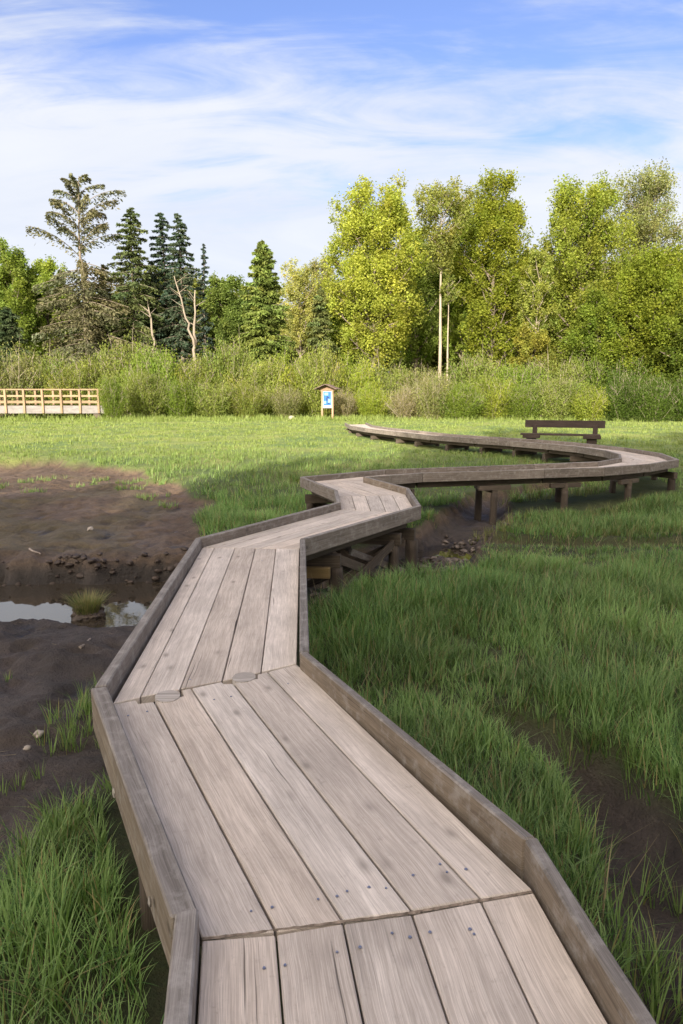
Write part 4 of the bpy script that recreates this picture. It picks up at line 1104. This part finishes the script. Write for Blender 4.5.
def shrub(px_, Y_, top, wpx, kind, label, group=None, rz=None):
    X_ = (px_ - 341.5) / 683 * Y_; g = gz(X_, Y_); H = zat(341, top, Y_)[1] - g
    t = empty('willow_shrub', (X_, Y_, g)); 
    for nm, me in zip(('stems', 'foliage'), kinds[kind]):
        o = bpy.data.objects.new(nm, me); col.objects.link(o); o.parent = t
    W = wpx / 683 * Y_ / 4.2; t.scale = (W * 1.1, W * .9, H / 4.15); t.rotation_euler.z = random.uniform(0, 6.28) if rz is None else rz
    return tag(t, label, 'shrub', group)
G1 = 'willow shrubs of the thicket along the far edge of the meadow'
LB = 'twiggy olive-green willow shrub in the thicket along the far edge of the meadow'
front = [(-30, 352, 34, 0), (12, 354, 34, 3), (48, 352, 32, 0), (84, 352, 28, 1), (135, 350, 34, 0), (160, 352, 30, 2), (196, 352, 34, 1), (232, 352, 32, 0), (262, 362, 28, 1), (292, 352, 30, 4),
         (318, 360, 26, 1), (352, 362, 30, 4), (384, 362, 30, 0), (418, 358, 28, 3), (470, 362, 30, 0), (512, 365, 28, 2), (548, 352, 32, 0), (585, 364, 28, 2), (622, 366, 30, 5), (660, 366, 32, 5), (705, 366, 34, 5)]
for k, (a, top, w, kd) in enumerate(front):
    top += (k * 53 % 23) - 12
    shrub(a, 64 + (k * 37 % 5) * .7, top, w * 1.1, kd, LB, G1)
specials = [(114, 56.3, 378, 12, 2, 'leafy bright shrub hiding the right end of the footbridge railing'),
            (150, 61, 372, 20, 0, 'rounded grey-green shrub just right of the footbridge'),
            (185, 60.8, 380, 20, 2, 'low fresh green shrub midway between footbridge and kiosk'),
            (215, 60.5, 382, 20, 0, 'low olive shrub left of the kiosk, second shrub from it'),
            (250, 60.8, 384, 18, 1, 'low shrub with fresh leaves nearest the kiosk on its left'),
            (286, 61.2, 386, 16, 3, 'thin brownish twiggy shrub close behind and left of the kiosk'),
            (345, 62.0, 390, 14, 7 - 1, 'bare brown twiggy shrub close right of the kiosk'),
            (372, 61, 386, 16, 4, 'low pale green shrub behind the far end of the boardwalk'),
            (432, 56, 372, 20, 3, 'dark twiggy shrub behind the boardwalk under the pale slender trunk'),
            (405, 57.5, 388, 17, 6, 'pale brown twiggy shrub left of the dark twiggy one'),
            (458, 55, 384, 20, 2, 'low leafy shrub right below the pale slender trunk'),
            (490, 57, 378, 20, 4, 'bright yellow-green shrub left of the bench'),
            (522, 56, 386, 18, 2, 'low green shrub directly behind the left end of the bench'),
            (556, 55, 378, 20, 0, 'grey-green shrub directly behind the middle of the bench'),
            (586, 54, 386, 18, 4, 'bright leafy shrub behind the right end of the bench'),
            (618, 54, 378, 20, 5, 'dark leafy shrub right of the bench'),
            (650, 53, 380, 20, 5, 'dark shrub with dense leaves near the right edge'),
            (684, 53, 376, 20, 5, 'dark shrub cut by the right edge of the picture')]
for (a, Y_, top, w, kd, lb) in specials: shrub(a, Y_, top, w * 1.25, kd, lb)
x, y = zat(292, 414, 57)[0], 57
stone('stone', x, y, gz(x, y) + .15, .32, M['palestone'], 5, 'pale boulder at the foot of the thicket left of the kiosk', 'stone')

# trees behind the viewpoint whose long shadows fall over the near marsh
sh = broadleaf('deciduous_tree', 0, 0, 20, 6.0, 2.0, 'tall leafy tree in the row behind the viewpoint', base=(.12, .18, .03), nl=15000, ls=.30, seed=60, fine=.8, group='row of trees behind the viewpoint', limbs=44)
fst = True
SUN_EL, SUN_AZ = 21.0, 14.0     # sun stands behind the camera, a little to its left
rb = random.Random(21)
def shade_row(xs_, y0, Hf):
    global fst
    for x_ in xs_:
        o = sh if fst else copy_tree(sh); fst = False
        y_ = y0 + rb.uniform(-2.0, 2.0); H = Hf(x_) * rb.uniform(.94, 1.06)
        o.location = (x_, y_, gz(x_, y_) - .05); o.scale = (1.0, 1.0, H / 20); o.rotation_euler.z = rb.uniform(0, 6.28)
tanE = math.tan(R(SUN_EL))
def edge(x_):   # where the shadow should end (y) above a tree at x_
    xs_ = x_ + 12
    return np.interp(xs_, [-30, -12, -6, -2, 2, 8, 14, 24, 40], [22, 19, 16, 18.5, 28, 33, 38, 44, 48])
shade_row([-44 + k * 6.5 for k in range(14)], -30, lambda x_: (edge(x_) + 30) * tanE + .5)
shade_row([-41 + k * 6.5 for k in range(14)], -36, lambda x_: (edge(x_) + 36) * tanE * .93)

# ------------------------------------------------------------------ light
sd = bpy.data.lights.new('sun', 'SUN'); so = bpy.data.objects.new('sun', sd); col.objects.link(so)
sd.energy = 4.6; sd.angle = R(.53); sd.color = (1.0, .90, .74)
dirv = Vector((math.sin(R(SUN_AZ)) * math.cos(R(SUN_EL)), math.cos(R(SUN_AZ)) * math.cos(R(SUN_EL)), -math.sin(R(SUN_EL))))
so.rotation_euler = dirv.to_track_quat('-Z', 'Y').to_euler(); so.location = (-10, -40, 30)
w = bpy.data.worlds.new('World'); scene.world = w; w.use_nodes = True; nt = w.node_tree; nt.nodes.clear(); N = NT(nt)
sky = N.n('ShaderNodeTexSky'); sky.sky_type = 'NISHITA'; sky.sun_disc = False; sky.sun_elevation = R(SUN_EL); sky.sun_rotation = R(180 + SUN_AZ)
sky.air_density = 1.0; sky.dust_density = .6; sky.ozone_density = 1.6
tc = N.n('ShaderNodeTexCoord'); sp = N.n('ShaderNodeSeparateXYZ'); N.l(tc.outputs['Generated'], sp.inputs[0])
zz = N.math('ADD', N.math('MAXIMUM', sp.outputs[2], 0.0), .16)
u_ = N.math('DIVIDE', sp.outputs[0], zz); v_ = N.math('DIVIDE', sp.outputs[1], zz)
cmb = N.n('ShaderNodeCombineXYZ'); N.l(u_, cmb.inputs[0]); N.l(v_, cmb.inputs[1])
mp = N.n('ShaderNodeMapping'); mp.inputs['Rotation'].default_value = (0, 0, R(24)); mp.inputs['Scale'].default_value = (.9, 1.5, 1); mp.inputs['Location'].default_value = (7.3, 2.2, 0); N.l(cmb.outputs[0], mp.inputs[0])
c1 = N.n('ShaderNodeTexNoise', i_Scale=.85, i_Detail=8.0, i_Roughness=.58, i_Distortion=.6); N.l(mp.outputs[0], c1.inputs['Vector'])
mp2 = N.n('ShaderNodeMapping'); mp2.inputs['Rotation'].default_value = (0, 0, R(-18)); mp2.inputs['Scale'].default_value = (1.2, 3.6, 1); N.l(cmb.outputs[0], mp2.inputs[0])
c2 = N.n('ShaderNodeTexNoise', i_Scale=1.3, i_Detail=7.0, i_Roughness=.6, i_Distortion=1.0); N.l(mp2.outputs[0], c2.inputs['Vector'])
low = N.ramp(sp.outputs[2], [(.10, .38), (.28, .26), (.44, .02), (.62, -.06)])   # thicker cloud low in the sky
lowm = N.n('ShaderNodeMapRange'); N.l(sp.outputs[2], lowm.inputs[0]); lowm.inputs[1].default_value = .12; lowm.inputs[2].default_value = .58; lowm.inputs[3].default_value = .36; lowm.inputs[4].default_value = -.13
cs = N.math('ADD', N.math('ADD', N.math('MULTIPLY', c1.outputs[0], .52), N.math('MULTIPLY', c2.outputs[0], .53)), lowm.outputs[0])
cf = N.n('ShaderNodeMapRange'); N.l(cs, cf.inputs[0]); cf.inputs[1].default_value = .455; cf.inputs[2].default_value = .72; cf.interpolation_type = 'SMOOTHSTEP'
SKY_S = .13
cloudc = N.mix(N.ramp(c1.outputs[0], [(.35, 0.), (.65, 1.)]), (2.5, 2.65, 2.95), (3.0, 3.05, 3.15))
# bright warm fill added on the sun's side, behind the viewpoint, to lift the shade
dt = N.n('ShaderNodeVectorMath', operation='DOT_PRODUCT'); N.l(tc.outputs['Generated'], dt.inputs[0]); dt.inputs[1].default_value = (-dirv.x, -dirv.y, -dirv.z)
fill_glow = N.n('ShaderNodeMapRange', interpolation_type='SMOOTHSTEP'); N.l(dt.outputs['Value'], fill_glow.inputs[0]); fill_glow.inputs[1].default_value = -.05; fill_glow.inputs[2].default_value = .95
cloudc = N.mix(fill_glow.outputs[0], cloudc, (17.0, 14.8, 12.2))
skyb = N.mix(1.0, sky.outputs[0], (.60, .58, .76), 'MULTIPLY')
cfac = N.math('MAXIMUM', N.math('MULTIPLY', cf.outputs[0], .93), N.math('MULTIPLY', fill_glow.outputs[0], .85))
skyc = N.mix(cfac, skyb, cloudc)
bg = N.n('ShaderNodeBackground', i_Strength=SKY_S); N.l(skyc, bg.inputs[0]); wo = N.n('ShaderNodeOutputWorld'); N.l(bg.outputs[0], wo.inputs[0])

scene.view_settings.view_transform = 'Standard'; scene.view_settings.look = 'None'
scene.view_settings.exposure = 1.3; scene.view_settings.gamma = 1.0; scene.view_settings.use_curve_mapping = False
scene.cycles.use_denoising = True
scene.cycles.max_bounces = 6; scene.cycles.diffuse_bounces = 3; scene.cycles.glossy_bounces = 3; scene.cycles.transmission_bounces = 4; scene.cycles.transparent_max_bounces = 4
